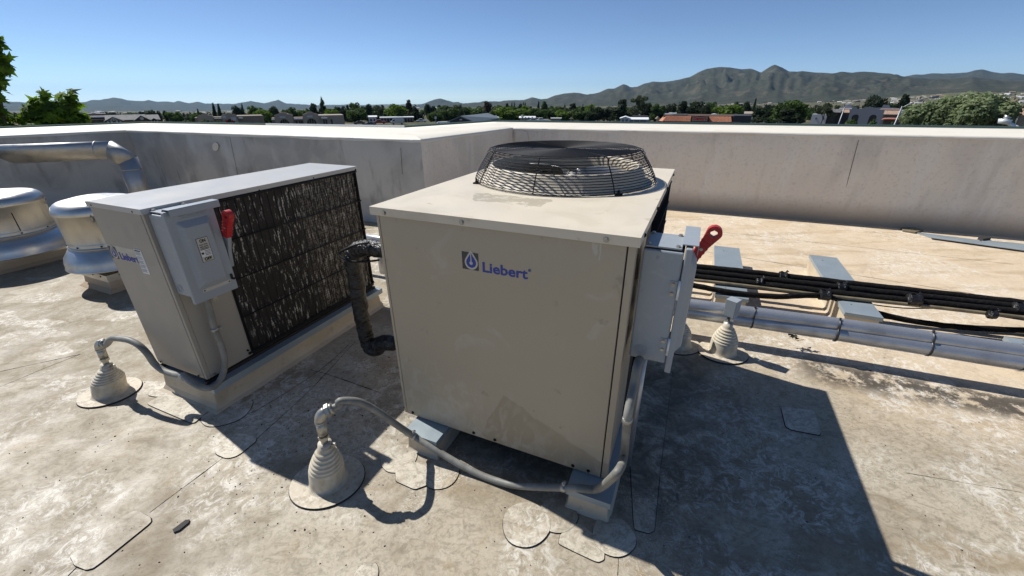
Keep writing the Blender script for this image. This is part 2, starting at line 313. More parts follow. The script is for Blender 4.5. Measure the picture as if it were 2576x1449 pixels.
def tag(o, label=None, cat=None, group=None, kind=None):
    if label: o['label'] = label
    if cat: o['category'] = cat
    if group: o['group'] = group
    if kind: o['kind'] = kind
    return o
def empty(name, loc, rz=0.0, label=None, cat=None, group=None):
    o = bpy.data.objects.new(name, None); C.objects.link(o); o.location = tuple(map(float, loc)); o.rotation_euler = (0, 0, rz)
    o.empty_display_size = .1
    return tag(o, label, cat, group)
def copy_tree(o, parent=None):
    c = o.copy(); C.objects.link(c)
    if parent is not None: c.parent = parent
    for ch in [x for x in o.children]: copy_tree(ch, c)
    return c
_dg = None
def text_mesh(name, s, size, mat, parent, loc, rot, offset=0.0, depth=0.0006, width=None, align='LEFT', shear=0):
    cu = bpy.data.curves.new(name, 'FONT'); cu.body = s; cu.size = size; cu.offset = offset; cu.extrude = depth; cu.resolution_u = 3; cu.align_x = align; cu.shear = shear
    t = bpy.data.objects.new('tmp_text', cu); C.objects.link(t)
    me = bpy.data.meshes.new_from_object(t.evaluated_get(bpy.context.evaluated_depsgraph_get()))
    bpy.data.objects.remove(t)
    me.name = name; me.materials.clear(); me.materials.append(mat)
    o = bpy.data.objects.new(name, me); C.objects.link(o); o.parent = parent
    o.location = tuple(map(float, loc)); o.rotation_euler = rot
    if width:
        xs = [v.co.x for v in me.vertices]
        k = width/(max(xs)-min(xs)); o.scale = (k, 1, 1) if align == 'LEFT' else (k, 1, 1)
    return o
def spline(pts, n=8):
    """Catmull-Rom through pts"""
    P = [np.array(p, float) for p in pts]; P = [2*P[0]-P[1]]+P+[2*P[-1]-P[-2]]; out = []
    for i in range(1, len(P)-2):
        for k in range(n):
            t = k/n; a, b, c, d = P[i-1], P[i], P[i+1], P[i+2]
            out.append(.5*((2*b)+(-a+c)*t+(2*a-5*b+4*c-d)*t*t+(-a+3*b-3*c+d)*t**3))
    out.append(P[-2]); return out
def screw(mb, p, n, r=.006, h=.005, mi=0):
    n = np.array(n, float); p = np.array(p, float)
    mb.tube([p, p+n*h*.3], r*1.35, 10, mi, smooth=False); mb.tube([p+n*h*.3, p+n*h], r, 6, mi, smooth=False)

# ---------------------------------------------------------------- roof and parapet
Pin = [(-13.2, .2), None, None, None, None, (16.2, .75)]
ZT = [1.15]*4+[1.17, 1.17]
pix_in = [None, (317, 326.4), (1058, 350), (1290.7, 320.8), (2576, 344), None]
pix_out = [None, (370, 312), (1018, 324), (1241, 308.7), (2576, 328), None]
tin = []; tout = []
for i in range(6):
    if pix_in[i]:
        tin.append(G(*pix_in[i], ZT[i])); tout.append(G(*pix_out[i], ZT[i]))
    else: tin.append(None); tout.append(None)
p0 = G(0, 340.8, 1.15); q0 = G(0, 326, 1.15)
tin[0] = tin[1]+(p0-tin[1])*7; tout[0] = tout[1]+(q0-tout[1])*7
tin[5] = tin[4]+(tin[4]-tin[3])*1.6; tout[5] = tout[4]+(tout[4]-tout[3])*1.6
base = [np.array([p[0], p[1], 0.0]) for p in tin]
base[4] = G(2576, 598); base[3] = np.array([0.0, 7.56, 0]); base[5] = base[4]+(base[4]-base[3])*1.6
roofpts = [tuple((0.35*tout[i]+.65*base[i])[:2]) for i in range(6)]
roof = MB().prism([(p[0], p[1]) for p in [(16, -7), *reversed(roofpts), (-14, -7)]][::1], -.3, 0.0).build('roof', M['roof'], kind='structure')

def strip_tri(poly): return poly
par = empty('parapet_wall', (tin[2][0], tin[2][1], 0), 0, 'grey membrane covered parapet wall with a bright cream top zigzagging behind the units', 'wall')
PO = np.array([tin[2][0], tin[2][1], 0])
def lp(p): return tuple(np.array(p, float)-PO)
# inner faces: base cant, face, rounded top, as one continuous sheet per stretch with real thickness behind it
for i in range(5):
    mb = MB(); rows = []
    n = np.array([-(base[i+1]-base[i])[1], (base[i+1]-base[i])[0], 0]); n /= np.linalg.norm(n)     # points away from the roof
    if np.dot(n, tout[i]-tin[i]) < 0: n = -n
    def prof(b, t, o):
        up = t-b; return [b-n*.05+np.array([0, 0, .001]), b-n*.018+np.array([0, 0, .028]), b+up*.06, b+up*.3, b+up*.6, t-np.array([0, 0, .045]), t-np.array([0, 0, .012])+n*.006, t+n*.03-np.array([0, 0, .004])]
    N = 24
    for k in range(N+1):
        f = k/N; rows.append(prof(base[i]*(1-f)+base[i+1]*f, tin[i]*(1-f)+tin[i+1]*f, 0))
    vs = []; fs = []; L = len(rows[0])
    for k, rw in enumerate(rows):
        for j, p in enumerate(rw):
            q = p+n*(.012*noise.noise((k*.9+i*7, j*1.3, 2.0)) if 2 <= j <= 5 and 0 < k < N else 0); vs.append(lp(q))
    for k in range(N):
        for j in range(L-1): fs.append((k*L+j, (k+1)*L+j, (k+1)*L+j+1, k*L+j+1))
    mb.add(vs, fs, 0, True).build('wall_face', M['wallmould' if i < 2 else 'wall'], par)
# top sheet, edge metal, outside wall
for i in range(5):
    a0, a1, b0, b1 = tin[i], tin[i+1], tout[i], tout[i+1]
    m0 = a0+(b0-a0)*.72; m1 = a1+(b1-a1)*.72
    e = lambda a, b, f: a+(b-a)*f
    z = np.array([0, 0, 1.0]); NS = 40; vs = []; fs = []
    for k in range(NS+1):
        f = k/NS; a_, b_ = e(a0, a1, f), e(b0, b1, f); nn_ = (b_-a_)/np.linalg.norm(b_-a_); wv = lambda c: noise.noise((a_[0]*1.7+c*5, a_[1]*1.7, c)) if 0 < k < NS else 0
        rowp = [a_-nn_*(.012+.008*wv(1))-z*(.040+.018*wv(2)), a_-nn_*(.012+.008*wv(1))-z*(.012), a_+nn_*.02+z*(.001), e(a_, b_, .35)+z*(.006*wv(3)), e(a_, b_, .72)+z*(.012+.006*wv(4)), b_+z*.02, b_-z*.06]
        vs += [lp(p) for p in rowp]
    for k in range(NS):
        for q_ in range(6): fs.append((k*7+q_, (k+1)*7+q_, (k+1)*7+q_+1, k*7+q_+1))
    mb = MB().add(vs, fs, 0, True)
    mb.build('coping', M['cope'], par)
    # folded metal edge on the outer rim
    nn = (b0-a0); nn[2] = 0; nn /= np.linalg.norm(nn); n1 = (b1-a1); n1[2] = 0; n1 /= np.linalg.norm(n1)
    def rim(c0, c1, mat, name):
        MB().add([lp(c0+nn*.0+z*.021), lp(c1+n1*.0+z*.021), lp(c1+n1*.0+z*.05), lp(c0+nn*.0+z*.05), lp(c0+nn*.05+z*.05), lp(c1+n1*.05+z*.05), lp(c0+nn*.055-z*.16), lp(c1+n1*.055-z*.16)],
                 [(0, 1, 2, 3), (3, 2, 5, 4), (4, 5, 7, 6)]).build(name, mat, par)
    if i == 1:
        s0, s1 = b0, b1; m = b0+(b1-b0)*.52
        rim(b0, m, M['teal'], 'edge_metal'); rim(m, b1, M['whitemetal'], 'edge_metal')
    else: rim(b0, b1, M['teal'], 'edge_metal')
    MB().add([lp(b0-z*.05+nn*.01), lp(b1-z*.05+n1*.01), lp(np.array([b1[0], b1[1], -8.6])+n1*.01), lp(np.array([b0[0], b0[1], -8.6])+nn*.01)], [(0, 1, 2, 3)]).build('outer_wall', M['beige'], par)
# seams and lap patches on the walls
def wall_line(pxa, pxb, i, r=.003):
    n = np.array([-(base[i+1]-base[i])[1], (base[i+1]-base[i])[0], 0]); n /= np.linalg.norm(n)
    if np.dot(n, tout[i]-tin[i]) < 0: n = -n
    pts = [RP(pxa[0]+(pxb[0]-pxa[0])*t, pxa[1]+(pxb[1]-pxa[1])*t, tin[i]*.5+base[i]*.5-n*.006, n) for t in np.linspace(0, 1, 7)]
    MB().tube([lp(p) for p in pts], r, 5).build('wall_seam', M['seam'], par)
wall_line((2160, 352), (2106, 556), 3); wall_line((577, 340), (598, 440), 1, .002); wall_line((1008, 372), (1012, 438), 1, .002)
# rounded corner patch of membrane where two stretches meet
def wall_patch(px, i, name='wall_patch'):
    n = np.array([-(base[i+1]-base[i])[1], (base[i+1]-base[i])[0], 0]); n /= np.linalg.norm(n)
    if np.dot(n, tout[i]-tin[i]) < 0: n = -n
    P = [RP(u, v, tin[i]*.5+base[i]*.5-n*.016, n) for u, v in px]
    mb = MB(); k = len(P); mb.add([lp(p) for p in P]+[lp(p+n*.008) for p in P], [tuple(range(k))]+[(j, (j+1) % k, (j+1) % k+k, j+k) for j in range(k)])
    mb.m = [0]+[1]*k; mb.build(name, [M['wall'], M['seam']], par)
wall_patch([(1293, 327), (1312, 327), (1326, 334), (1330, 345), (1330, 357), (1296, 357)], 3)
wall_patch([(847.5+6*math.cos(a), 374+11*math.sin(a)) for a in [2*PI*j/16 for j in range(16)]] if False else [(542+8*math.cos(a), 369+11*math.sin(a)) for a in [2*PI*j/16 for j in range(16)]], 1)

# ---------------------------------------------------------------- patches and seams welded on the roof
def smoothpoly(pts, r=.25, n=4):
    out = []; k = len(pts)
    for i in range(k):
        a, b, c = map(np.array, (pts[i-1], pts[i], pts[(i+1) % k])); a = b+(a-b)*r; c = b+(c-b)*r
        for j in range(n+1): t = j/n; out.append(tuple((1-t)**2*a+2*t*(1-t)*b+t*t*c))
    return out
patch_no = [0]
def roof_patch(px, r=.25, rnd=True, lift=None, mat='patch', rim=True):
    patch_no[0] += 1; h = (.0042 if lift is None else lift)+.0006*(patch_no[0] % 5)
    P = [G(u, v)[:2] for u, v in px]; c = sum(P)/len(P)
    if rnd: P = smoothpoly(P, r)
    P = [np.array(p)+.003*noise.noise((p[0]*20, p[1]*20, patch_no[0])) for p in P]
    if sum(P[i-1][0]*P[i][1]-P[i][0]*P[i-1][1] for i in range(len(P))) < 0: P = P[::-1]
    mb = MB(); mb.prism([tuple(p) for p in P], -.002, h, 0, side=1 if rim else 0)
    o = mb.build('roof_patch', [M[mat], M['seam']], roof)
    # dirt caught along the lap, a thin raised bead round it
    if rim:
        b = MB().tube([(p[0], p[1], .0010) for p in P], [.0021*(.6+1.2*abs(noise.noise((p[0]*14, p[1]*14, 3.3)))+.35*(noise.noise((p[0]*60, p[1]*60, 1))>0)) for p in P], 4, closed=True).build('dirt_line', M['seam'], o)
    return o
def circ_px(u, v, R, n=20, sq=1.0):
    g = G(u, v); return g, R
def roof_disc(u, v, R, **k):
    g = G(u, v)[:2]; patch_no[0] += 1; h = .0046+.0006*(patch_no[0] % 5)
    P = [(R*(1+.04*math.sin(3*a+patch_no[0]))*math.cos(a), R*(1+.03*math.sin(2*a))*math.sin(a)) for a in [2*PI*j/32 for j in range(32)]]
    P = [(x+g[0], y+g[1]) for x, y in P]; o = MB().prism(P, -.002, h, 0, side=1).build('roof_patch', [M['patch'], M['seam']], roof)
    MB().tube([(x, y, .0010) for x, y in P], [.0021*(.6+1.2*abs(noise.noise((x*14, y*14, 3.3)))+.35*(noise.noise((x*60, y*60, 1))>0)) for x, y in P], 4, closed=True).build('dirt_line', M['seam'], o); return o
Z4 = lambda x, y: (.4269*x, 830.6+.4269*y)
Z5 = lambda x, y: (702.8+.3827*x, 894.5+.3827*y)
Z6 = lambda x, y: (1597.3+.4048*x, 862.5+.4048*y)
roof_patch([Z5(1845, 1180), Z5(1835, 1240), Z5(1900, 1275), Z5(2095, 1365), Z5(2135, 1345), Z5(2140, 1240), Z5(1960, 1100)], .2)
roof_disc(*Z5(1830, 1050), .082); roof_disc(*Z5(2196, 1188), .086)
roof_patch([Z5(765, 770), Z5(765, 830), Z5(890, 885), Z5(975, 855), Z5(985, 740), Z5(850, 690)], .15)
roof_disc(*Z5(790, 677), .088); roof_disc(*Z5(1062, 780), .086)
roof_patch([Z4(1265, 705), Z4(1390, 605), Z4(1515, 632), Z4(1505, 665), Z4(1400, 745), Z4(1340, 760), Z4(1272, 735)], .3)
roof_patch([Z4(413, 1335), Z4(480, 1260), Z4(800, 1058), Z4(890, 1105), Z4(892, 1140), Z4(560, 1405), Z4(505, 1420), Z4(440, 1385)], .25)
roof_patch([Z4(862, 440), Z4(1140, 556), Z4(1235, 480), Z4(1270, 400), Z4(1010, 350)], .12)
roof_disc(*Z4(1345, 478), .125); roof_patch([Z4(1180, 530), Z4(1240, 497), Z4(1260, 510), Z4(1220, 550)], .4)
roof_patch([Z4(860, 385), Z4(930, 330), Z4(1035, 330), Z4(1035, 355), Z4(940, 400)], .4)
roof_patch([Z6(905, 400), Z6(935, 525), Z6(970, 545), Z6(1145, 578), Z6(1155, 560), Z6(1110, 425)], .12)
roof_disc(*Z5(1620, 1110), .10)
q = lambda x, y: (1373.6+.3747*x, 862.5+.3747*y)
roof_patch([q(590, 1255), q(690, 1283), q(728, 1262), q(760, 900), q(850, 200), q(800, 60), q(700, 60), q(560, 700)], .1)
roof_disc(*Z5(585, 1440) if False else (922, 1446), .045)
def roof_seam(px, r=.0022):
    P = [G(u, v) for u, v in px]; P = spline(P, 6) if len(P) > 2 else [P[0]+(P[1]-P[0])*t for t in np.linspace(0, 1, 12)]
    P = [np.array([p[0]+.003*noise.noise((p[0]*9, p[1]*9, 0)), p[1], .0006]) for p in P]
    # a lapped edge: thin wedge strip with its dark lip
    P = [P[0]+(P[-1]-P[0])*0]+P[1:]; D_ = []
    for a_, b_ in zip(P, P[1:]): D_ += [a_+(b_-a_)*t for t in (0, .25, .5, .75)]
    MB().tube(D_, [r*(.25+1.5*abs(noise.noise((p[0]*7, p[1]*7, 8)))+.3*(noise.noise((p[0]*50, p[1]*50, 1))>0)) for p in D_], 4).build('roof_seam', M['seam'], roof)
roof_seam([Z4(1320, 748), Z4(870, 1085)]); roof_seam([Z4(1515, 640), Z4(1850, 330), Z4(2100, 60)]); roof_seam([Z4(1420, 470), Z4(1500, 478), Z4(1880, 240), Z4(2060, 80)])
roof_seam([Z4(1830, 232), Z4(1960, 270), Z4(2245, 370)]); roof_seam([Z4(0, 335), Z4(250, 230), Z4(480, 140)], .0015); roof_seam([Z4(450, 1400), Z4(400, 1449)], .003)
roof_seam([(1556, 1400), (1554, 1449)], .0015)
roof_seam([(0, 800), (380, 690)] if False else [(0, 935), (208, 890)], .0018)
roof_seam([(1690, 620), (2200, 700), (2576, 760)], .002); roof_seam([(1690, 570), (2576, 668)], .0016)
roof_seam([(2000, 648), (1760, 1010)] if False else [(2280, 1190), (2576, 1240)], .0012)
# small debris
def debris(px, h, label, mat='debris', name='debris_scrap', cat='debris'):
    P = [G(u, v)[:2] for u, v in px]; c = sum(P)/len(P)
    if sum(P[i-1][0]*P[i][1]-P[i][0]*P[i-1][1] for i in range(len(P))) < 0: P = P[::-1]
    mb = MB().prism([tuple(p-c) for p in P], .001, h, 0)
    o = mb.build(name, M[mat]); o.location = (c[0], c[1], .001); return tag(o, label, cat)
debris([Z4(1020, 1182), Z4(1095, 1125), Z4(1120, 1122), Z4(1115, 1140), Z4(1060, 1185), Z4(1027, 1198)], .007, 'strip of black rubber lying on the open roof at the lower left', name='rubber_scrap', cat='scrap')
debris([(2265, 575), (2300, 576), (2322, 582), (2300, 588), (2270, 583)], .02, 'brown heap of dead twigs at the foot of the right parapet', mat='tan', name='twig_heap', cat='twigs')
debris([(2458, 603), (2475, 600), (2490, 606), (2470, 609)], .04, 'small dark clump of tape on the far grey metal strips', name='tape_scrap', cat='scrap')
debris([Z5(505, 868), Z5(520, 870), Z5(512, 890), Z5(500, 888)], .004, 'tiny grey chip on the roof just right of the front pipe boot', name='chip', cat='debris')
# specks of grit: nobody could count them
mb = MB(); rr = random.Random(5)
for k in range(900):
    x = rr.uniform(-2.6, 2.6); y = rr.uniform(.7, 3.2)
    if rr.random() < .55: x = rr.gauss(-.9, .35); y = rr.gauss(1.75, .35)
    s = rr.uniform(.0015, .005)*(1.6 if rr.random() < .1 else 1); a = rr.uniform(0, PI)
    c_, s_ = math.cos(a)*s, math.sin(a)*s
    mb.add([(x+c_, y+s_, .001), (x-s_*.6, y+c_*.6, .001), (x-c_, y-s_, .001), (x+s_*.6, y-c_*.6, .001), (x, y, .001+s*.7)], [(0, 1, 4), (1, 2, 4), (2, 3, 4), (3, 0, 4)])
mb.build('grit', M['debris'], roof, kind='stuff')

# ---------------------------------------------------------------- big condensing unit
YAW = -.4159; A = np.array([math.cos(YAW), math.sin(YAW), 0]); B = np.array([-math.sin(YAW), math.cos(YAW), 0])
O1 = EYE+np.array([-0.5369, 1.5358, -0.3697])*1.1; O1[2] = 0; W1, D1, ZB, ZC = 1.094, 1.476, .118, 1.218
u1 = empty('condensing_unit', O1, YAW, 'large beige condensing unit with a black wire fan guard on its top', 'air conditioner')
def loc1(P): q_ = np.array(P)-O1; return np.array([q_@A, q_@B, q_[2]])
# top cap: sheet with folded rim and the round fan opening
FC = (.552, .928); RS = .385
mb = MB(); n = 64
ring = [(FC[0]+RS*math.cos(2*PI*j/n), FC[1]+RS*math.sin(2*PI*j/n), ZC) for j in range(n)]
def sq(a):
    c_, s_ = math.cos(a), math.sin(a); t = []
    if c_ > 1e-9: t.append((W1-FC[0])/c_)
    if c_ < -1e-9: t.append(-FC[0]/c_)
    if s_ > 1e-9: t.append((D1-FC[1])/s_)
    if s_ < -1e-9: t.append(-FC[1]/s_)
    k_ = min(t); return (FC[0]+k_*c_, FC[1]+k_*s_, ZC)
angs = sorted(set([2*PI*j/n for j in range(n)]+[math.atan2(y-FC[1], x-FC[0]) % (2*PI) for x in (0, W1) for y in (0, D1)]))
k = len(angs)
inn = [(FC[0]+RS*math.cos(a), FC[1]+RS*math.sin(a), ZC) for a in angs]; out_ = [sq(a) for a in angs]
mb.add(inn+out_, [(j, j+k, (j+1) % k+k, (j+1) % k) for j in range(k)])
mb.add(out_+[(x, y, z-.034) for x, y, z in out_], [(j, j+k, (j+1) % k+k, (j+1) % k) for j in range(k)])
mb.build('top_panel', M['beigetop'], u1)
t_ = .014
MB().box(.033, 1.052, t_, t_+.02, ZB, ZC-.03).build('front_panel', M['beige'], u1, bevel=.003)
MB().box(t_+.002, .029, t_+.002, .05, ZB, ZC-.03).build('corner_post', M['beige'], u1, bevel=.002)
MB().box(1.057, W1-.012, t_+.002, .06, ZB, ZC-.03).build('corner_post', M['beige'], u1, bevel=.002)
MB().box(W1-.05, W1-.014, D1-.06, D1-.014, ZB, ZC-.03).build('corner_post', M['beige'], u1, bevel=.002)
MB().box(.014, .05, D1-.06, D1-.014, ZB, ZC-.03).build('corner_post', M['beige'], u1, bevel=.002)
MB().box(W1-.034, W1-.018, .062, .40, ZB, ZC-.03).build('side_panel', M['beige'], u1, bevel=.002)
MB().box(.016, .03, .052, D1-.06, ZB, ZC-.03).build('side_panel', M['beige'], u1, bevel=.002)
MB().box(.05, W1-.06, D1-.04, D1-.02, ZB, ZC-.03).build('rear_panel', M['coil2'], u1)
MB().box(.30, W1-.20, D1-.12, D1-.06, .004, ZB-.006).build('rear_light_block', M['gap'], u1)  # unseen block added at the back to stop sky light under the unit
MB().box(.02, W1-.02, .036, D1-.05, ZB-.006, ZB+.03).build('base_pan', M['gap'], u1)
MB().box(.0295, .0325, t_+.006, .03, ZB, ZC-.035).build('panel_gap', M['gap'], u1); MB().box(1.0525, 1.0565, t_+.006, .03, ZB, ZC-.035).build('panel_gap', M['gap'], u1)
# coil on the right side with its wire guard
MB().box(W1-.06, W1-.026, .405, D1-.062, ZB+.03, ZC-.05).build('coil', M['coil2'], u1)
mb = MB()
for j in range(26):
    y = .42+j*(D1-.09-.42)/25; mb.tube([(W1-.006, y, ZB+.04), (W1-.006, y, ZC-.04)], .0016, 5)
for j in range(9):
    z = ZB+.06+j*(ZC-ZB-.12)/8; mb.tube([(W1-.002, .41, z), (W1-.002, D1-.07, z)], .0022, 5)
mb.build('coil_guard', M['black'], u1)
# fan shroud (venturi ring)
mb = MB().lathe([(.448, .001), (.438, .006), (.417, .055), (.402, .078), (.399, .082), (.392, .082), (.388, .07), (.386, .0), (.386, -.12)], 72, (FC[0], FC[1], ZC))
mb.build('fan_shroud', M['beigetop'], u1)
# well of the fan: inner coils and bottom, seen through the opening
mb = MB(); mb.lathe([(.386, -.12), (.46, -.2), (.50, -.9)], 48, (FC[0], FC[1], ZC)); mb.build('coil_well', M['coil'], u1)
# motor and four pressed aluminium blades
MB().lathe([(.001, -.20), (.075, -.20), (.08, -.19), (.08, -.05), (.07, -.03), (.03, -.025), (.022, .0), (.001, .0)], 32, (FC[0], FC[1], ZC)).build('fan_motor', M['black'], u1)
for b_ in range(4):
    mb = MB(); vs = []; fs = []; NR, NA = 8, 8
    for i_ in range(NR+1):
        r_ = .07+(.372-.07)*i_/NR; wdt = .55+.42*math.sin(PI*min(1, i_/NR)*.8)
        for j_ in range(NA+1):
            t = j_/NA-.5; a = b_*PI/2+.35+t*wdt*1.15+.12*i_/NR
            vs.append((FC[0]+r_*math.cos(a), FC[1]+r_*math.sin(a), ZC-.005+t*.11*(1-.25*i_/NR)+.02*math.cos(t*PI)))
    for i_ in range(NR):
        for j_ in range(NA): a0 = i_*(NA+1)+j_; fs.append((a0, a0+1, a0+NA+2, a0+NA+1))
    mb.add(vs, fs, 0, True); o = mb.build('fan_blade', M['dome'], u1); so_ = o.modifiers.new('thick', 'SOLIDIFY'); so_.thickness = .002
for b_ in range(3):
    a = b_*2*PI/3+.5
    MB().tube([(FC[0]+.06*math.cos(a), FC[1]+.06*math.sin(a), ZC-.15), (FC[0]+.40*math.cos(a), FC[1]+.40*math.sin(a), ZC-.13)], .006, 8).build('motor_bracket', M['black'], u1)
# wire fan guard
def guard_r(s):   # s 0..1 up the side: radius, height
    if s < .82: t = s/.82; return .486-.070*t**1.25, .006+t*.128
    t = (s-.82)/.18; a = t*PI/2; return .416-.026*(1-math.cos(a)), .134+.026*math.sin(a)
mb = MB()
for j in range(15):
    r_, z_ = guard_r(j/14); mb.tube([(FC[0]+r_*math.cos(t), FC[1]+r_*math.sin(t), ZC+z_) for t in [2*PI*q_/72 for q_ in range(72)]], .0021, 5, closed=True)
j = 0; r_ = .383
while r_ > .02:
    mb.tube([(FC[0]+r_*math.cos(t), FC[1]+r_*math.sin(t), ZC+.160-.004*(1-r_/.38)) for t in [2*PI*q_/60 for q_ in range(60)]], .0019, 5, closed=True); r_ -= .0088
mb.build('fan_guard', M['black'], u1)
for j in range(8):
    a = 2*PI*j/8-1.564; pts = [(guard_r(s)[0]-.003, guard_r(s)[1]) for s in np.linspace(0, 1, 16)]+[(.02, .154)]
    MB().tube([(FC[0]+r_*math.cos(a), FC[1]+r_*math.sin(a), ZC+z_) for r_, z_ in pts], .0027, 6).build('guard_rib', M['black'], u1)
for a in (-2.42, -.745, .82, 2.40):
    x, y = FC[0]+.492*math.cos(a), FC[1]+.492*math.sin(a)
    mb = MB().box(x-.016, x+.016, y-.012, y+.012, ZC, ZC+.007); mb.tube([(x, y, ZC+.006), (x, y, ZC+.016)], .008, 6, smooth=False); mb.tube([(x, y, ZC+.016), (x, y, ZC+.026)], .0035, 8)
    mb.build('guard_foot', M['black'], u1)
for x in (.075, .44, .985):
    mb = MB(); screw(mb, (x, 0, ZC-.02), (0, -1, 0), .0075, .007); mb.build('screw', M['fitting'], u1)
for x in (.07, .43, .545, .93, 1.0):
    mb = MB(); screw(mb, (x, t_, ZB+.018), (0, -1, 0), .006, .006); mb.build('screw', M['black'], u1)
for y in (.1, .5, .95, 1.38):
    mb = MB(); screw(mb, (W1, y, ZC-.02), (1, 0, 0), .006, .006); mb.build('screw', M['black'], u1)
# badge: charcoal square with a drop, and the lettering
def badge(parent, x0, z0, s, y, dark, pale, blue):
    """square badge of side s with its lower left corner at (x0, z0) on the plane y, facing -y"""
    T = lambda a, b, c: (x0+a*s, y-c, z0+b*s)
    MB().prism([(0, 0), (1, 0), (1, 1), (0, 1)], 0, .0006, T=T).build('badge', dark, parent)
    def drop(cx, cz, R, top, n=26):
        pts = []
        for j in range(n+1):
            a = PI*.80+(PI*1.40)*j/n; pts.append((cx+R*math.cos(a), cz+R*math.sin(a)))
        pts += [(cx+R*.45, cz+R*1.15), (cx, top), (cx-R*.45, cz+R*1.15)]
        return pts
    MB().prism(drop(.56, .42, .40, 1.14), .0007, .0011, T=T).build('badge_ring', pale, parent)
    MB().prism(drop(.56, .43, .30, .98), .0012, .0016, T=T).build('badge_drop', blue, parent)
    MB().prism([(.56+.10*math.cos(2*PI*j/16), .40+.10*math.sin(2*PI*j/16)) for j in range(16)], .0017, .002, T=T).build('badge_dot', pale, parent)
    MB().prism([(.53, .45), (.59, .45), (.585, .95), (.535, .95)], .0017, .0021, T=T).build('badge_stem', pale, parent)
fp = empty('name_badge', (0, 0, 0)); fp.parent = u1
MB().box(.424, .712, t_-.0006, t_, .998, 1.072).build('badge_film', M['decal'], u1) if False else None
badge(fp, .424, 1.003, .073, t_-.0004, M['logodark'], M['logopale'], M['blue'])
text_mesh('badge_lettering', 'Liebert', .058, M['blue'], fp, (.511, t_-.0006, 1.0035), (PI/2, 0, 0), offset=.0013, width=.190)
text_mesh('badge_mark', '®', .016, M['blue'], fp, (.706, t_-.0006, 1.034), (PI/2, 0, 0))

# ---------------------------------------------------------------- sleeper curbs (membrane wrapped timber with a sheet metal cap)
def sleeper(loc, rz, w_, l_, h_, label, group=None, lip=.03, flare=.018):
    o = empty('sleeper_curb', loc, rz, label, 'support curb', group)
    mb = MB(); x0, x1, y0, y1 = 0, w_, 0, l_
    def ringp(e, z): return [(x0-e, y0-e, z), (x1+e, y0-e, z), (x1+e, y1+e, z), (x0-e, y1+e, z)]
    vs = ringp(flare, .0015)+ringp(flare*.35, .012)+ringp(.004, .035)+ringp(0, h_-.012)
    mb.add(vs, [(i*4+j, i*4+(j+1) % 4, i*4+4+(j+1) % 4, i*4+4+j) for i in range(3) for j in range(4)]).build('curb_body', M['curb'], o, bevel=.006)
    e = .012
    mb = MB().box(x0-e, x1+e, y0-e, y1+e, h_-.0035, h_)
    mb.box(x0-e, x0-e+.002, y0-e, y1+e, h_-lip, h_-.0035).box(x1+e-.002, x1+e, y0-e, y1+e, h_-lip, h_-.0035)
    mb.box(x0-e+.002, x1+e-.002, y0-e, y0-e+.002, h_-lip, h_-.0035).box(x0-e+.002, x1+e-.002, y1+e-.002, y1+e, h_-lip, h_-.0035)
    mb.build('metal_cap', M['capmetal'], o)
    for fx, fy in ((.3, .12), (.7, .5), (.35, .9)):
        m2 = MB(); screw(m2, (x0+w_*fx, y0+l_*fy, h_), (0, 0, 1), .005, .004); m2.build('screw', M['fitting'], o)
    return o
def W1p(x, y, z=0): return O1+A*x+B*y+np.array([0, 0, z])
sleeper(W1p(.945, -.085), YAW, .165, 1.7, ZB-.003, 'cream membrane curb with a grey metal cap carrying the right edge of the large beige unit')
sleeper(W1p(.105, -.085), YAW, .165, 1.7, ZB-.003, 'cream membrane curb with a grey metal cap carrying the left edge of the large beige unit')
sleeper((1.637+.012, 2.975, 0), YAW, .215, 1.28, .178, 'metal capped curb under the black lines, nearer the large beige unit')
sleeper((2.460, 2.662, 0), YAW, .205, 1.30, .178, 'metal capped curb under the black lines, farther right of the two on open roof')
gq = G(2556, 930)
sleeper((gq[0]+.0, gq[1], 0), YAW, .2, .20, .13, 'curb end under the silver pipes at the right edge of the picture')

# ---------------------------------------------------------------- left condensing unit
K2 = 1.22*1.1; YAW2 = -.4082
A2 = np.array([math.cos(YAW2), math.sin(YAW2), 0]); B2 = np.array([-math.sin(YAW2), math.cos(YAW2), 0])
O2 = EYE+np.array([-1.5986, 1.5364, -0.3427])*K2; O2[2] = 0; W2, D2, ZB2, ZC2 = .4714, 1.410, .192, 1.165
u2 = empty('condensing_unit', O2, YAW2, 'narrow taupe condensing unit with a dirty black coil face, left of the large beige unit', 'air conditioner')
mb = MB().box(0, W2, 0, D2, ZC2-.003, ZC2); mb.box(0, W2, 0, .002, ZC2-.026, ZC2-.003).box(0, W2, D2-.002, D2, ZC2-.026, ZC2-.003).box(W2-.002, W2, .002, D2-.002, ZC2-.026, ZC2-.003).box(0, .002, .002, D2-.002, ZC2-.026, ZC2-.003)
mb.build('top_panel', M['taupetop'], u2)
e = .008
MB().box(e, W2-.034, e, e+.018, ZB2, ZC2-.02).build('end_panel', M['taupe'], u2, bevel=.002)
MB().box(W2-.028, W2-e, e, .03, ZB2, ZC2-.02).build('corner_post', M['taupe'], u2, bevel=.002)
MB().box(W2-.0335, W2-.0285, e+.007, .02, ZB2, ZC2-.022).build('panel_gap', M['gap'], u2)
MB().box(W2-.024, W2-e, .031, .286, ZB2, ZC2-.022).build('side_panel', M['taupe'], u2, bevel=.002)
MB().box(W2-.03, W2-e, 1.385, D2-e, ZB2, ZC2-.022).build('corner_post', M['taupe'], u2, bevel=.002)
MB().box(e, .03, e+.02, D2-e, ZB2, ZC2-.022).build('back_panel', M['taupe'], u2)
MB().box(.03, W2-.03, D2-.02, D2-e, ZB2, ZC2-.022).build('end_panel', M['taupe'], u2)
MB().box(W2-.06, W2-.016, .287, 1.384, ZB2+.012, ZC2-.03).build('coil', M['coil'], u2)
mb = MB()
X = W2+.002
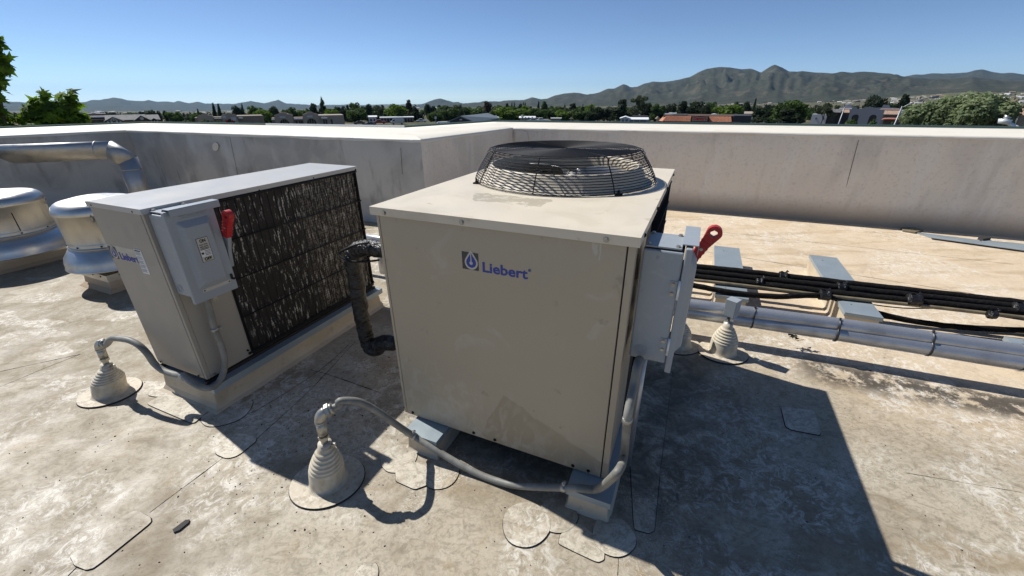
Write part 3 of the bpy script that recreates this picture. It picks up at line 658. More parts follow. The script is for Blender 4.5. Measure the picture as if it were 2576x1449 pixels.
for j in range(23):
    y = .292+j*(1.384-.292)/22; mb.tube([(X, y, ZB2+.02), (X, y, ZC2-.032)], .0027, 5)
mb.build('guard_wire', M['black'], u2)
mb = MB()
for z in (1.128, .913, .686, .452, .222):
    mb.tube([(X+.004, .280, z), (X+.004, 1.392, z)], .0042, 6)
mb.build('guard_rail', M['black'], u2)
MB().box(W2-.012, W2-.002, .282, .294, ZB2+.01, ZC2-.03).box(W2-.012, W2-.002, 1.376, 1.388, ZB2+.01, ZC2-.03).box(W2-.012, W2-.002, .294, 1.376, ZC2-.04, ZC2-.028).box(W2-.012, W2-.002, .294, 1.376, ZB2+.006, ZB2+.018).build('coil_frame', M['black'], u2)
MB().box(.02, W2-.02, .02, D2-.02, ZB2-.014, ZB2+.006).build('base_pan', M['gap'], u2)
for y, z in ((.27, 1.135), (.06, 1.135), (.2, 1.14), (.6, 1.14), (1.0, 1.145), (1.392, 1.14), (1.395, .91), (1.395, .686), (1.395, .46), (1.395, .23), (.262, .235), (.05, .205), (.27, .21)):
    mb = MB(); screw(mb, (W2-.006, y, z), (1, 0, 0), .0075 if y in (.27, 1.392) else .005, .008); mb.build('screw', M['black' if y > .26 else 'fitting'], u2)
for x in (.05, .40):
    for z in (.205, 1.148):
        mb = MB(); screw(mb, (x, 0.004, z), (0, -1, 0), .005, .005); mb.build('screw', M['black'], u2)
nb = empty('name_badge', (0, 0, 0)); nb.parent = u2
MB().box(-.0, .0, 0, 0, 0, 0) if False else None
MB().box(.012, .262, e-.0005, e+.001, .862, .938).build('badge_film', M['decal'], nb)
badge(nb, .016, .862, .068, e-.0012, M['logodark'], M['logopale'], M['blue'])
text_mesh('badge_lettering', 'Liebert', .056, M['blue'], nb, (.098, e-.0016, .866), (PI/2, 0, 0), offset=.0012, width=.163)
MB().box(.262, .320, e-.0022, e+.001, .812, .945).build('notice_label', M['white'], u2)
text_mesh('label_heading', 'IMPORTANT', .009, M['ink'], u2, (.266, e-.0026, .934), (PI/2, 0, 0), width=.048)
mb = MB()
for j in range(24):
    z = .928-j*.0046
    if j % 5 == 4: continue
    mb.box(.266, .266+.048*(.75+.25*((j*37 % 11)/11)), e-.0027, e-.0021, z, z+.0018)
mb.build('label_lines', pmat('faded_ink', (.25, .25, .26), .6), u2)

# curb under the left unit
cb = empty('roof_curb', O2, YAW2, 'long cream membrane curb with a grey metal ledge under the narrow taupe unit', 'support curb')
def rg(ea, z): return [(.02-ea, .0-ea, z), (W2+.015+ea, .0-ea, z), (W2+.015+ea, D2+ea, z), (.02-ea, D2+ea, z)]
vs = rg(.05, .0015)+rg(.022, .014)+rg(.008, .04)+rg(-.004, .16)
MB().add(vs, [(i*4+j, i*4+(j+1) % 4, i*4+4+(j+1) % 4, i*4+4+j) for i in range(3) for j in range(4)]).build('curb_body', M['curb'], cb, bevel=.008)
mb = MB().box(.0, W2+.045, -.006, D2+.02, .156, .16); mb.box(W2+.043, W2+.045, -.006, D2+.02, .118, .156).box(.0, W2+.043, -.006, -.004, .118, .156)
mb.build('metal_cap', M['capmetal'], cb)
MB().box(.02, .04, .0, D2, .16, .179).box(W2-.03, W2-.01, .0, D2, .16, .179).build('rail', M['gap'], cb)

# ---------------------------------------------------------------- safety switches (disconnect boxes)
def disconnect(name, loc, rz, label, hinges=True, hz=0.0, d_=.112, h_=.435):
    """local frame: the back plate lies on x = 0, the door faces +x, y runs along the wall, z up from the box bottom"""
    o = empty(name, loc, rz, label, 'switch box')
    w_ = .215
    mb = MB()
    # body: pan with rounded vertical top edges
    mb.box(0, d_, 0, w_, .006, h_-.012)
    mb.build('enclosure', M['grey'], o, bevel=.006)
    MB().box(.006, d_-.012, .012, w_-.05, h_-.012, h_-.006).build('hub_gasket', M['gap'], o)
    MB().box(.004, d_-.010, .008, w_-.046, h_-.006, h_).build('hub_plate', M['grey'], o, bevel=.001)
    for x in (.016, d_-.022):
        for y in (.022, w_-.06):
            m2 = MB(); screw(m2, (x, y, h_), (0, 0, 1), .007, .007); m2.build('bolt', M['fitting'], o)
    # door: shallow pan with lips and a raised centre
    dx = d_+.003; t = .022
    mb = MB(); y0, y1, z0, z1 = -.006, w_+.004, -.028, h_+.006
    mb.box(dx, dx+t, y0, y1, z0, z1)
    door = mb.build('door', M['grey'], o, bevel=.004)
    iy0, iy1, iz0, iz1 = y0+.035, y1-.035, z0+.07, z1-.055
    c0 = [(dx+t, iy0, iz0), (dx+t, iy1, iz0), (dx+t, iy1, iz1), (dx+t, iy0, iz1)]
    c1 = [(dx+t+.022, iy0+.022, iz0+.022), (dx+t+.022, iy1-.022, iz0+.022), (dx+t+.022, iy1-.022, iz1-.03), (dx+t+.022, iy0+.022, iz1-.03)]
    MB().add(c0+c1, [(4, 5, 6, 7), (0, 1, 5, 4), (1, 2, 6, 5), (2, 3, 7, 6), (3, 0, 4, 7)]).build('raised_panel', M['grey'], door, bevel=.006)
    text_mesh('embossed_lettering', 'SIEMENS', .024, M['grey'], door, (dx+t, .052, z1-.046), (PI/2, 0, PI/2), depth=.0016, width=.12)
    # rating label
    px = dx+t+.0225; ly0, ly1, lz0, lz1 = .080, .132, .175, .292
    MB().box(px, px+.0006, ly0-.002, ly1+.002, lz0-.002, lz1+.002).build('label_border', M['ink'], door)
    MB().box(px+.0006, px+.0012, ly0, ly1, lz0, lz1).build('label', M['decal'], door)
    MB().box(px+.0012, px+.0014, ly0+.002, ly1-.002, lz0+.024, lz0+.058).build('label_field', M['white'], door)
    text_mesh('label_on', 'ON', .021, M['ink'], door, (px+.0016, ly0+.012, lz1-.020), (PI/2, 0, PI/2), offset=.0012, depth=.0002, width=.029)
    text_mesh('label_off', 'OFF', .021, M['ink'], door, (px+.0016, ly0+.009, lz0+.004), (PI/2, 0, PI/2), offset=.0012, depth=.0002, width=.036)
    for q_, tx in enumerate(('Heavy Duty', 'Safety Switch')):
        text_mesh('label_text', tx, .0085, M['ink'], door, (px+.0016, ly0+.005, lz1-.034-q_*.0105), (PI/2, 0, PI/2), offset=.0003, depth=.0002, width=.040)
    mb = MB()
    for q_ in range(2): mb.box(px+.0012, px+.0016, ly0+.005, ly1-.006, lz1-.052-q_*.006, lz1-.049-q_*.006)
    for q_ in range(4): mb.box(px+.0014, px+.0017, ly0+.021, ly1-.004, lz0+.030+q_*.007, lz0+.0325+q_*.007)
    mb.lathe([(.0001, 0), (.006, 0), (.006, .0003), (.0001, .0003)], 12, (0, 0, 0)) if False else None
    mb.tube([(px+.0014, ly0+.010, lz0+.042), (px+.0018, ly0+.010, lz0+.042)], .006, 12, smooth=False)
    mb.box(px+.0014, px+.0018, ly0+.003, ly0+.014, lz0+.044, lz0+.047)
    mb.build('label_print', M['ink'], door)
    MB().box(dx+t, dx+t+.0016, .045, .19, .018, .034).build('tag_strip', M['decal'], door)
    for y in (.053, .182):
        m2 = MB(); screw(m2, (dx+t+.0016, y, .026), (1, 0, 0), .003, .001); m2.build('rivet', M['gap'], door)
    m2 = MB().box(dx+t, dx+t+.007, w_-.020, w_-.010, .035, .062); m2.tube([(dx+t+.004, w_-.015, .036), (dx+t+.012, w_-.006, .034)], .006, 8); m2.build('latch', M['gap'], door)
    # drip hood over the operating side
    hx = d_-.010
    mb = MB().box(hx, dx+t+.016, .012, w_+.030, h_+.012, h_+.016); mb.box(dx+t+.014, dx+t+.016, .012, w_+.030, h_-.018, h_+.012).box(hx, hx+.002, .012, w_+.03, h_-.006, h_+.012)
    mb.build('top_hood', M['grey'], o, bevel=.0015)
    # hinges on the -y side
    for z in ((.085, .315) if hinges else ()):
        MB().box(d_-.028, d_-.004, -.0025, 0, z-.03, z+.03).build('hinge_leaf', M['grey'], o)
        MB().tube([(d_+.002, -.006, z-.036), (d_+.002, -.006, z+.036)], .0045, 8).build('hinge_pin', M['whitemetal'], o)
        for zz in (z-.018, z+.018):
            m2 = MB(); screw(m2, (d_-.018, -.002, zz), (0, -1, 0), .006, .005); m2.build('screw', M['fitting'], o)
    # knockout rings pressed in the side
    mb = MB()
    for R_ in (.012, .021): mb.tube([(.04+R_*math.cos(a), -.0006, .045+R_*math.sin(a)) for a in [2*PI*j/28 for j in range(28)]], .0009, 5, closed=True)
    mb.build('knockout', M['grey'], o)
    # operating handle on the +y side: grey arm, red grip with a padlock eye
    ax = d_-.022; hy = w_+.005
    mb = MB(); mb.lathe([(.001, -.0), (.024, 0), (.024, .012), (.018, .018), (.001, .018)], 20)
    R_ = lambda p: (p[0]+ax, p[2]+hy, p[1]+.245+hz)
    mb.v = [R_(p) for p in mb.v]; mb.build('handle_hub', M['grey'], o)
    arm = [(ax-.016, .230), (ax+.014, .224), (ax+.052, .330), (ax+.030, .345)]
    cl = [(ax-.014, .17), (ax+.0, .145), (ax+.018, .15), (ax+.036, .24), (ax+.068, .318), (ax+.036, .336), (ax-.01, .27)]
    MB().prism(cl, .006, .026, T=lambda x, y, z: (x, hy+.004+z, y+hz)).build('handle_arm', M['grey'], o, bevel=.002)
    base_ = np.array([ax+.052, .327+hz]); tip = np.array([ax+.122, .462+hz]); dd = (tip-base_)/np.linalg.norm(tip-base_); pp = np.array([-dd[1], dd[0]])
    L_ = np.linalg.norm(tip-base_); grip = [base_-pp*.017, base_-pp*.017+dd*(L_*.55), tip-pp*.024-dd*.03]
    n_ = 16; arc_ = [tip-dd*.022+.027*(math.cos(a)*pp*-1+math.sin(a)*dd) for a in [PI*j/n_ for j in range(n_+1)]]
    left_ = [base_+pp*.017+dd*(L_*.55), base_+pp*.017]
    outer = [base_-pp*.017, base_-pp*.018+dd*(L_*.5)]+arc_+left_
    cc = tip-dd*.024; hole = [cc+.0125*(1.15*math.cos(a)*pp*-1+1.1*math.sin(a)*dd) for a in [PI*2*j/6 for j in range(6)]]
    # plate with a hole: outer strip joined to the hexagonal eye by a bridge
    def holed(outer, hole, y0, y1, mb):
        m_ = len(outer); h2 = len(hole)
        import mathutils.geometry as mg
        polys = [[Vector((p[0], p[1], 0)) for p in outer], [Vector((p[0], p[1], 0)) for p in hole]]
        tri = mg.tessellate_polygon(polys); allp = list(outer)+list(hole); k_ = len(allp)
        vs = [(p[0], y0, p[1]) for p in allp]+[(p[0], y1, p[1]) for p in allp]
        fs = [tuple(t_) for t_ in tri]+[tuple(i+k_ for i in reversed(t_)) for t_ in tri]
        for rng in (range(m_), range(m_, k_)):
            r_ = list(rng)
            for i in range(len(r_)): a_, b_ = r_[i], r_[(i+1) % len(r_)]; fs.append((a_, b_, b_+k_, a_+k_))
        mb.add(vs, fs)
    mb = MB(); holed(outer, hole, hy+.004, hy+.032, mb); grip_o = mb.build('handle_grip', M['red'], o)
    b_ = grip_o.modifiers.new('bevel', 'BEVEL'); b_.width = .0022; b_.segments = 2; b_.limit_method = 'ANGLE'; b_.angle_limit = .7
    for q_ in range(5):
        c_ = base_+dd*(.012+q_*.018)
        pts = [c_-pp*.019-dd*.003, c_-pp*.019+dd*.003, c_+pp*.019+dd*.003, c_+pp*.019-dd*.003]
        MB().prism([tuple(p) for p in pts], .0015, .0345, T=lambda x, y, z: (x, hy+z, y)).build('grip_rib', M['red'], grip_o)
    m2 = MB(); c_ = base_+dd*.055; screw(m2, (c_[0], hy+.0036, c_[1]), (0, -1, 0), .005, .002); m2.build('rivet', M['fitting'], grip_o)
    MB().tube([(d_-.03, .09, .002), (d_-.03, .09, -.016)], .012, 10).build('lock_hasp', M['fitting'], o) if False else None
    m2 = MB().box(dx+.002, dx+.006, .09, .11, -.046, -.026); m2.tube([(dx+.004, .10+.008*math.cos(a), -.050+.012*math.sin(a)) for a in [2*PI*j/14 for j in range(14)]], .0016, 5, closed=True)
    m2.build('hasp', M['fitting'], door)
    return o
disconnect('disconnect_box', O2+A2*(W2-.006)+B2*.024+np.array([0, 0, .716]), YAW2, 'grey safety switch box with an ON OFF label on the narrow taupe unit', hinges=False, hz=-.065)
disconnect('disconnect_box', O1+A*(W1+.002)+B*.102+np.array([0, 0, .702]), YAW, 'grey safety switch box seen edge on at the right side of the large unit', hz=.02, d_=.132, h_=.460)

# ---------------------------------------------------------------- pipe boots with conduit fittings
def boot(c, label, R=.086, H=.255, lean=(0, 0), flange=.155, fl_rot=0, fl_off=(0, 0), name='pipe_boot'):
    o = empty(name, (c[0], c[1], 0), 0, label, 'pipe boot')
    # flange sheet on the roof
    fh = .0085+.0011*(len([q for q in bpy.data.objects if q.name.startswith('pipe_boot')]) % 4)
    P = [(fl_off[0]+flange*(1+.06*math.cos(2*(a-fl_rot)))*math.cos(a), fl_off[1]+flange*(1+.05*math.cos(2*(a-fl_rot)))*math.sin(a)) for a in [2*PI*j/48 for j in range(48)]]
    MB().prism(P, .0005, fh, 0, side=1).build('flange', [M['flange'], M['seam']], o)
    MB().tube([(x, y, .002) for x, y in P], .0035, 4, closed=True).build('dirt_line', M['seam'], o)
    prof = [(R+.016, .009), (R+.006, .012), (R+.001, .022), (R, .035), (R*.985, .085), (R*.955, .095)]
    steps = 6; z = .098; dz = (H-.03-.098)/steps; rr_ = [R*.95-(R*.95-.034)*(i_/steps)**1.35 for i_ in range(steps+1)]
    for i_ in range(steps):
        # a rounded bead, then an undercut riser up to the next step
        prof += [(rr_[i_]+.0015, z+.001), (rr_[i_]+.0005, z+.005), (rr_[i_+1]+.003, z+.0075), (rr_[i_+1], z+.010), (rr_[i_+1]-.001, z+dz-.003)]
        z += dz
    prof += [(.030, H-.028), (.029, H)]
    prof.append((.0, H))
    mb = MB(); n_ = 48; mb.lathe(prof, n_)
    mb.v = [(x+lean[0]*(zz/H)**1.2, y+lean[1]*(zz/H)**1.2, zz) for x, y, zz in mb.v]
    b_ = mb.build('boot_cone', M['boot'], o)
    return o
def hexnut(mb, p, n, r, h, mi=0): p = np.array(p, float); n = np.array(n, float); mb.tube([p, p+n*h], r, 6, mi, smooth=False)
c2 = G(702.8+.2205*555, 990.3+.2205*1000); c1 = G(191.7+.1852*470, 817.8+.1852*920)
c3 = G(1661.1+.2204*705, 702.8+.2204*835); c4 = G(1661.1+.2204*190, 702.8+.2204*740)
vn = lambda c: np.array([c[0], c[1], 0])/np.hypot(c[0], c[1])          # horizontal direction from the camera
l2 = .030*np.array([1, .1]); l1 = .045*np.array([1, .3])
boot(c2, 'cream ribbed pipe boot in front of the large beige unit, conduit rising from it', lean=l2, R=.078, H=.24, flange=.156)
boot(c1, 'cream ribbed pipe boot at the far left, beside the narrow taupe unit', lean=l1, R=.082, H=.205, flange=.148)
boot(c3, 'cream ribbed pipe boot right of the large unit, with a small grey box on top', lean=(.0, .01), R=.086, H=.235, flange=.155)
boot(c4, 'cream ribbed pipe boot half hidden behind the right switch box', R=.085, H=.20, flange=.15)
mb = MB(); mb.tube([(0, 0, .20), (0, 0, .34)], .014, 12); mb.tube([(0, 0, .245), (0, 0, .262)], .02, 12)
o = mb.build('vent_pipe', M['fitting']); o.location = (c4[0], c4[1], 0); tag(o, 'short metal pipe end in the half hidden boot behind the right switch box', 'pipe')

def riser(c, lean, H, ztop, label, dirn):
    """clamp, nipple, coupling, elbow, connector above a boot; returns the point and direction where the conduit starts"""
    p = np.array([c[0]+lean[0], c[1]+lean[1], 0]); up = np.array([lean[0]*.35/H*1.0, lean[1]*.35/H, 1.0]); up /= np.linalg.norm(up)
    o = empty('conduit_riser', (p[0], p[1], H-.02), 0, label, 'conduit fitting'); o.scale = (.88, .88, 1); q_ = lambda s: up*s
    MB().tube([q_(-.02), q_(.012)], .031, 20).build('hose_clamp', M['fitting'], o)
    MB().tube([q_(-.002), q_(.004)], .034, 20).box(.02, .05, -.008, .008, -.004, .012).build('clamp_band', M['fitting'], o)
    MB().tube([q_(.0), q_(.075)], .017, 16).build('nipple', M['fitting'], o)
    m2 = MB(); hexnut(m2, q_(.044), up, .026, .016); m2.tube([q_(.060), q_(.066)], .020, 16); m2.build('locknut', M['fitting'], o)
    MB().tube([q_(.066), q_(.070)], .024, 16).build('sealing_ring', M['gap'], o)
    L_ = ztop-H+.02
    MB().tube([q_(.070), q_(L_-.045)], .024, 20).tube([q_(L_-.050), q_(L_-.040)], .027, 20).build('coupling', M['fitting'], o)
    d_ = np.array(dirn, float); d_ /= np.linalg.norm(d_); c0 = q_(L_-.042); R_ = .034
    arc = [c0+up*(R_*math.sin(a))+d_*(R_*(1-math.cos(a))) for a in np.linspace(0, PI/2, 8)]
    MB().tube(arc, [.025, .026, .027, .027, .027, .026, .025, .025], 18).build('elbow', M['fitting'], o)
    e0 = arc[-1]; dd_ = d_
    m2 = MB(); hexnut(m2, e0, dd_, .031, .018); m2.tube([e0+dd_*.018, e0+dd_*.034], .026, 16); m2.build('connector', M['fitting'], o)
    return p+np.array([0, 0, H-.02])+(e0+dd_*.030)*np.array([.88, .88, 1]), dd_
def ring_ribs(path, r, parent, mat, step=3): pass

# conduit from the front boot to the right switch box
cl1 = RP(*Z5(885, 530), O1-B*.11, B)
dirn = cl1-np.array([c2[0]+l2[0], c2[1]+l2[1], cl1[2]]); dirn = dirn/np.linalg.norm(dirn)
s2, dd2 = riser(c2, l2, .24, .405, 'zinc elbow and nipple rising from the front pipe boot', (dirn[0], dirn[1], .25))
pn = np.cross(dirn, [0, 0, 1.0])
kz = lambda x, y: (702.8+.2205*x, 990.3+.2205*y)
mid = [RP(*kz(x, y), s2, pn) for x, y in ((680, 88), (790, 78), (900, 92), (1030, 150), (1180, 245), (1330, 350), (1440, 425))]
fr = [RP(*Z5(x, y), O1-B*.105, B) for x, y in ((885, 530), (980, 590), (1100, 665), (1250, 750), (1400, 815), (1550, 852), (1720, 864), (1870, 868), (1980, 873))]
Px = O1+A*(W1+.045)
qq = lambda x, y: (1373.6+.3747*x, 862.5+.3747*y)
sd_ = [RP(*qq(x, y), Px, A) for x, y in ((478, 870), (520, 770), (534, 640), (545, 520), (565, 400), (590, 280), (612, 160), (628, 110))]
last = sd_[-1]
path = [s2, s2+dd2*.03]+mid+fr+[O1+A*(W1-.03)-B*.085+np.array([0, 0, fr[-1][2]+.01])]+sd_
path = spline(path, 6)
def conduit(path, r, label, clamps=()):
    o0 = np.array(path[0]); mb = MB()
    R = [r*(1+.035*(i_ % 2)) for i_ in range(len(path))]
    # resample finely so the spiral ribs show
    pts = [np.array(p) for p in path]; seg = [0]
    for a_, b_ in zip(pts, pts[1:]): seg.append(seg[-1]+np.linalg.norm(b_-a_))
    L_ = seg[-1]; n_ = int(L_/.006); ss = np.linspace(0, L_, n_); arr = np.array(pts)
    fine = np.stack([np.interp(ss, seg, arr[:, k_]) for k_ in range(3)], 1)
    o = MB().tube(fine-o0, [r*(1+.03*(i_ % 2)) for i_ in range(n_)], 14).build('flexible_conduit', M['conduit']); o.location = tuple(o0)
    tag(o, label, 'conduit')
    for P, dirc, side in clamps:
        P = np.array(P)-o0; dirc = np.array(dirc)/np.linalg.norm(dirc)
        MB().tube([P-dirc*.010, P+dirc*.010], r*1.18, 16).build('strap', M['fitting'], o)
        sdv = np.array(side, float)
        m2 = MB(); c_ = P+sdv*(r*1.25+.006); m2.tube([c_-dirc*.008, c_+dirc*.008], .007, 6, smooth=False); m2.tube([c_-np.cross(dirc, sdv)*.012, c_+np.cross(dirc, sdv)*.012], .006, 8); m2.build('strap_screw', M['fitting'], o)
    return o
conduit(path, .0158, 'grey flexible conduit looping from the front boot to the right switch box',
        [(fr[0], fr[1]-fr[0], (0, 0, 1)), (fr[-2], fr[-1]-fr[-2], (0, 0, 1)), (sd_[3], sd_[4]-sd_[3], B)])
# grey pipe stub seen beside it under the switch box
pv = [O1+A*(W1+.055)+B*.215+np.array([0, 0, z_]) for z_ in (.728, .03)]
o = MB().tube([(0, 0, 0), (0, 0, .69)], .012, 12).build('vertical_conduit', M['silver']); o.location = tuple(pv[1]); tag(o, 'thin silver conduit dropping from under the right switch box to the roof', 'conduit')

# conduit from the left boot to the left switch box
zb = lambda x, y: (191.7+.1852*x, 817.8+.1852*y)
Pc = RP(*zb(1450, 690), O2-B2*.05, B2)
cL = np.array([c1[0]+l1[0], c1[1]+l1[1], 0]); dirn = Pc-cL; dirn[2] = 0; dirn /= np.linalg.norm(dirn)
s1, dd1 = riser(c1, l1, .205, .352, 'dark zinc elbow and nipple on the far left pipe boot', (dirn[0], dirn[1], .12))
pn = np.cross(dirn, [0, 0, 1.0])
mid = [RP(*zb(x, y), s1, pn) for x, y in ((480, 185), (600, 185), (730, 210), (860, 280), (970, 390), (1060, 520), (1180, 615), (1320, 665))]
fr2 = [RP(*zb(x, y), O2-B2*.05, B2) for x, y in ((1450, 690), (1560, 770))]
Px2 = O2+A2*(W2+.04)
sd2 = [RP(*zb(x, y), Px2, A2) for x, y in ((1820, 855), (1930, 780), (2000, 640), (2015, 480), (1985, 330), (1930, 180), (1880, 60))]+[RP(519, 747, Px2, A2)]
path = spline([s1, s1+dd1*.02]+mid+fr2+[RP(*zb(1690, 840), (Px2+O2-B2*.05+A2*W2)/2, A2*.7-B2*.7)]+sd2, 6)
conduit(path, .0168, 'grey flexible conduit looping under the narrow taupe unit up to its switch box',
        [(fr2[0], fr2[1]-fr2[0], (0, 0, -1)), (sd2[-2], sd2[-1]-sd2[-2], B2)])
# box on the right boot
o = empty('junction_box', (c3[0], c3[1]+.01, .215), math.radians(38), 'small grey weatherproof box on a nipple above the right pipe boot', 'junction box')
MB().box(-.036, .036, -.036, .036, .075, .195).build('box_body', M['grey'], o, bevel=.003)
MB().tube([(0, 0, .0), (0, 0, .076)], .012, 12).build('nipple', M['fitting'], o)
m2 = MB(); hexnut(m2, (0, 0, .050), (0, 0, 1), .020, .014); m2.build('locknut', M['fitting'], o)
MB().tube([(0, 0, .0), (0, 0, .022)], .027, 16).box(.02, .052, -.01, .01, .004, .02).build('hose_clamp', M['fitting'], o)

# ---------------------------------------------------------------- lines and pipes running to the right
Q3 = lambda x, y: (1617.7+.3722*x, 447.2+.3722*y)
def line(px, zs, r, mat, label, cat, name, ext=None, wob=.0, n=10, group=None, pre=None):
    pts = [G(*Q3(x, y), z) for (x, y), z in zip(px, zs)]
    if pre is not None: pts = [pts[0]+(pts[0]-pts[1])/np.linalg.norm(pts[0]-pts[1])*pre]+pts
    if ext: d_ = pts[-1]-pts[-2]; d_ /= np.linalg.norm(d_); pts.append(pts[-1]+d_*ext)
    P = spline(pts, 26)
    if wob: P = [p+np.array([0, noise.noise(tuple(p*14))*wob, noise.noise(tuple(p*14+5))*wob]) for p in P]
    R = [r*(1+(.07*noise.noise(tuple(p*22)) if wob else 0)) for p in P]
    o0 = np.array(P[0]); o = MB().tube([p-o0 for p in P], R, n).build(name, M[mat]); o.location = tuple(o0); tag(o, label, cat, group); return o, P
ZL = .178
Ls = []
Ls.append(line([(375, 603), (1000, 672), (1500, 728), (2575, 848)], [ZL+.055]*4, .028, 'rubber', 'black foam covered line, rearmost of the bundle running right from the large unit', 'insulated pipe', 'insulated_line', 1.2, .004, pre=.35))
Ls.append(line([(375, 640), (1000, 706), (1500, 762), (2575, 880)], [ZL+.050]*4, .028, 'rubber', 'black foam covered line, second from the back of the bundle running right', 'insulated pipe', 'insulated_line', 1.2, .004, pre=.35))
Ls.append(line([(375, 672), (1000, 745), (1500, 802), (2575, 912)], [ZL+.035]*4, .028, 'rubber', 'black foam covered line just behind the tan one in the bundle', 'insulated pipe', 'insulated_line', 1.2, .004, pre=.35))
Ls.append(line([(360, 693), (700, 730), (1000, 768), (1400, 815), (1900, 868), (2575, 945)], [ZL+.02]*6, .0135, 'tan', 'weathered tan line along the near side of the black bundle', 'pipe', 'tan_line', 1.2, 0, pre=.35))
Ls.append(line([(350, 730), (620, 778), (900, 802), (1220, 797), (1400, 850), (1700, 945), (2100, 1005), (2575, 1032)], [ZL+.04, ZL+.02, ZL+.015, ZL+.02, .15, .06, .03, .03], .022, 'rubber', 'black line sagging in front of the bundle down to the roof', 'insulated pipe', 'insulated_line', 1.2, .003, pre=.35))
Ls.append(line([(700, 745), (1000, 780), (1300, 822), (1500, 850), (1750, 880), (2100, 890), (2575, 962)], [ZL+.02, ZL+.015, ZL+.01, .13, .12, ZL, ZL+.01], .0045, 'black', 'thin black cable drooping below the tan line', 'cable', 'thin_cable', 1.0, 0))
# tape wraps, each a clinging rag on its line
for (x, y, z, k_) in ((945, 662, .24, 1), (785, 700, .235, .8), (1340, 735, .24, 1), (1830, 825, .235, 1.3), (1225, 793, .205, 1.2), (2545, 880, .24, 1.2), (2360, 925, .21, .7)):
    P = G(*Q3(x, y), z); d_ = np.array([.95, -.31, 0]); mb = MB(); R_ = .034*k_ if k_ > .9 else .031
    pts = [P+d_*s for s in np.linspace(-.028*k_, .028*k_, 7)]
    mb.tube([p-P for p in pts], [R_*(1+.12*noise.noise((i_*2.1, x*.1, 0))) for i_ in range(7)], 10)
    mb.add([(.01, .0, R_*.9), (.03, .01, R_*1.5), (.04, -.01, R_*1.1), (-.02, .0, R_*1.35), (-.035, .01, R_*.9)], [(0, 1, 2), (0, 3, 4)])
    o = mb.build('tape_wrap', M['tape']); o.location = tuple(P)
    tag(o, {945: 'crinkled black tape wrap, rearmost on the black bundle', 785: 'black tape wrap nearest the switch box on the bundle', 1340: 'black tape wrap above the farther right curb', 1830: 'black tape wrap midway along the bundle right of the curbs',
            1225: 'black tape wrap tying the sagging line to the tan line', 2545: 'black tape wrap at the right edge of the picture on the bundle', 2360: 'short black tape wrap on the tan line near the right edge'}[x], 'tape')
# two silver painted pipes
def silver(px, z, r, label):
    P = [G(*Q3(x, y), z) for x, y in px]; d_ = (P[-1]-P[0])/np.linalg.norm(P[-1]-P[0]); P = [P[0]-d_*1.0]+P+[P[-1]+d_*2.5]
    o0 = np.array(P[0]); pts = []
    for a_, b_ in zip(P, P[1:]): pts += [a_+(b_-a_)*t for t in np.linspace(0, 1, 12)[:-1]]
    pts.append(P[-1])
    o = MB().tube([p-o0 for p in pts], r, 28).build('silver_pipe', M['silver']); o.location = tuple(o0); tag(o, label, 'pipe'); return o, o0, d_, P
s_a = silver([(330, 905), (1300, 1047), (2530, 1240)], .19, .053, 'thick silver pipe, nearer of the two running right along the roof')
s_b = silver([(340, 862), (1300, 990), (2530, 1170)], .245, .045, 'thick silver pipe, farther of the two running right along the roof')
for (o, o0, d_, P), r in ((s_a, .053), (s_b, .045)):
    for x in (735, 1300, 1925, 2545):
        t = (G(*Q3(x, 0 if False else (905+(x-330)*.152)), .19)-o0) @ d_
        c_ = d_*t; MB().tube([c_-d_*.004, c_+d_*.004], r+.0012, 28).build('pipe_band', M['zip'], o)
        MB().box(c_[0]-.007, c_[0]+.007, c_[1]-.004, c_[1]+.004, c_[2]+r, c_[2]+r+.012).build('band_buckle', M['zip'], o)
# rag of tape hanging under the near silver pipe
P = G(*Q3(1035, 1075), .08); mb = MB(); rr = random.Random(3)
for i_ in range(26):
    a = np.array([rr.uniform(-.07, .05), rr.uniform(-.02, .02), rr.uniform(-.03, .03)]); mb.add([a, a+[rr.uniform(.01, .04), rr.uniform(-.02, .02), rr.uniform(-.02, .02)], a+[rr.uniform(-.02, .03), rr.uniform(-.02, .02), rr.uniform(.005, .03)]], [(0, 1, 2)])
o = mb.build('tape_rag', M['tape']); o.location = tuple(P); tag(o, 'ragged black tape hanging below the near silver pipe', 'tape')
# grey metal strips lying on the roof by the right parapet
for px, lab in (([(1840, 372), (2270, 425), (2290, 452), (1950, 412)], 'grey blue metal strip lying on the roof, nearest the twig heap'),
                ([(1945, 400), (2575, 478), (2575, 505), (1940, 417)], 'grey blue metal strip overlapping the others by the right parapet'),
                ([(2285, 428), (2576, 455), (2576, 474), (2290, 452)], 'grey blue metal strip lying closest to the right parapet at the picture edge')):
    P = [G(*Q3(x, y)) for x, y in px]; c_ = sum(P)/4; P = [p-c_ for p in P]
    if sum(P[i-1][0]*P[i][1]-P[i][0]*P[i-1][1] for i in range(4)) < 0: P = P[::-1]
    zz = .004+.014*('overlapping' in lab)+.007*('closest' in lab)
    o = MB().prism([tuple(p[:2]) for p in P], zz, zz+.006).build('metal_strip', M['capmetal']); o.location = (c_[0], c_[1], 0); tag(o, lab, 'metal strip')

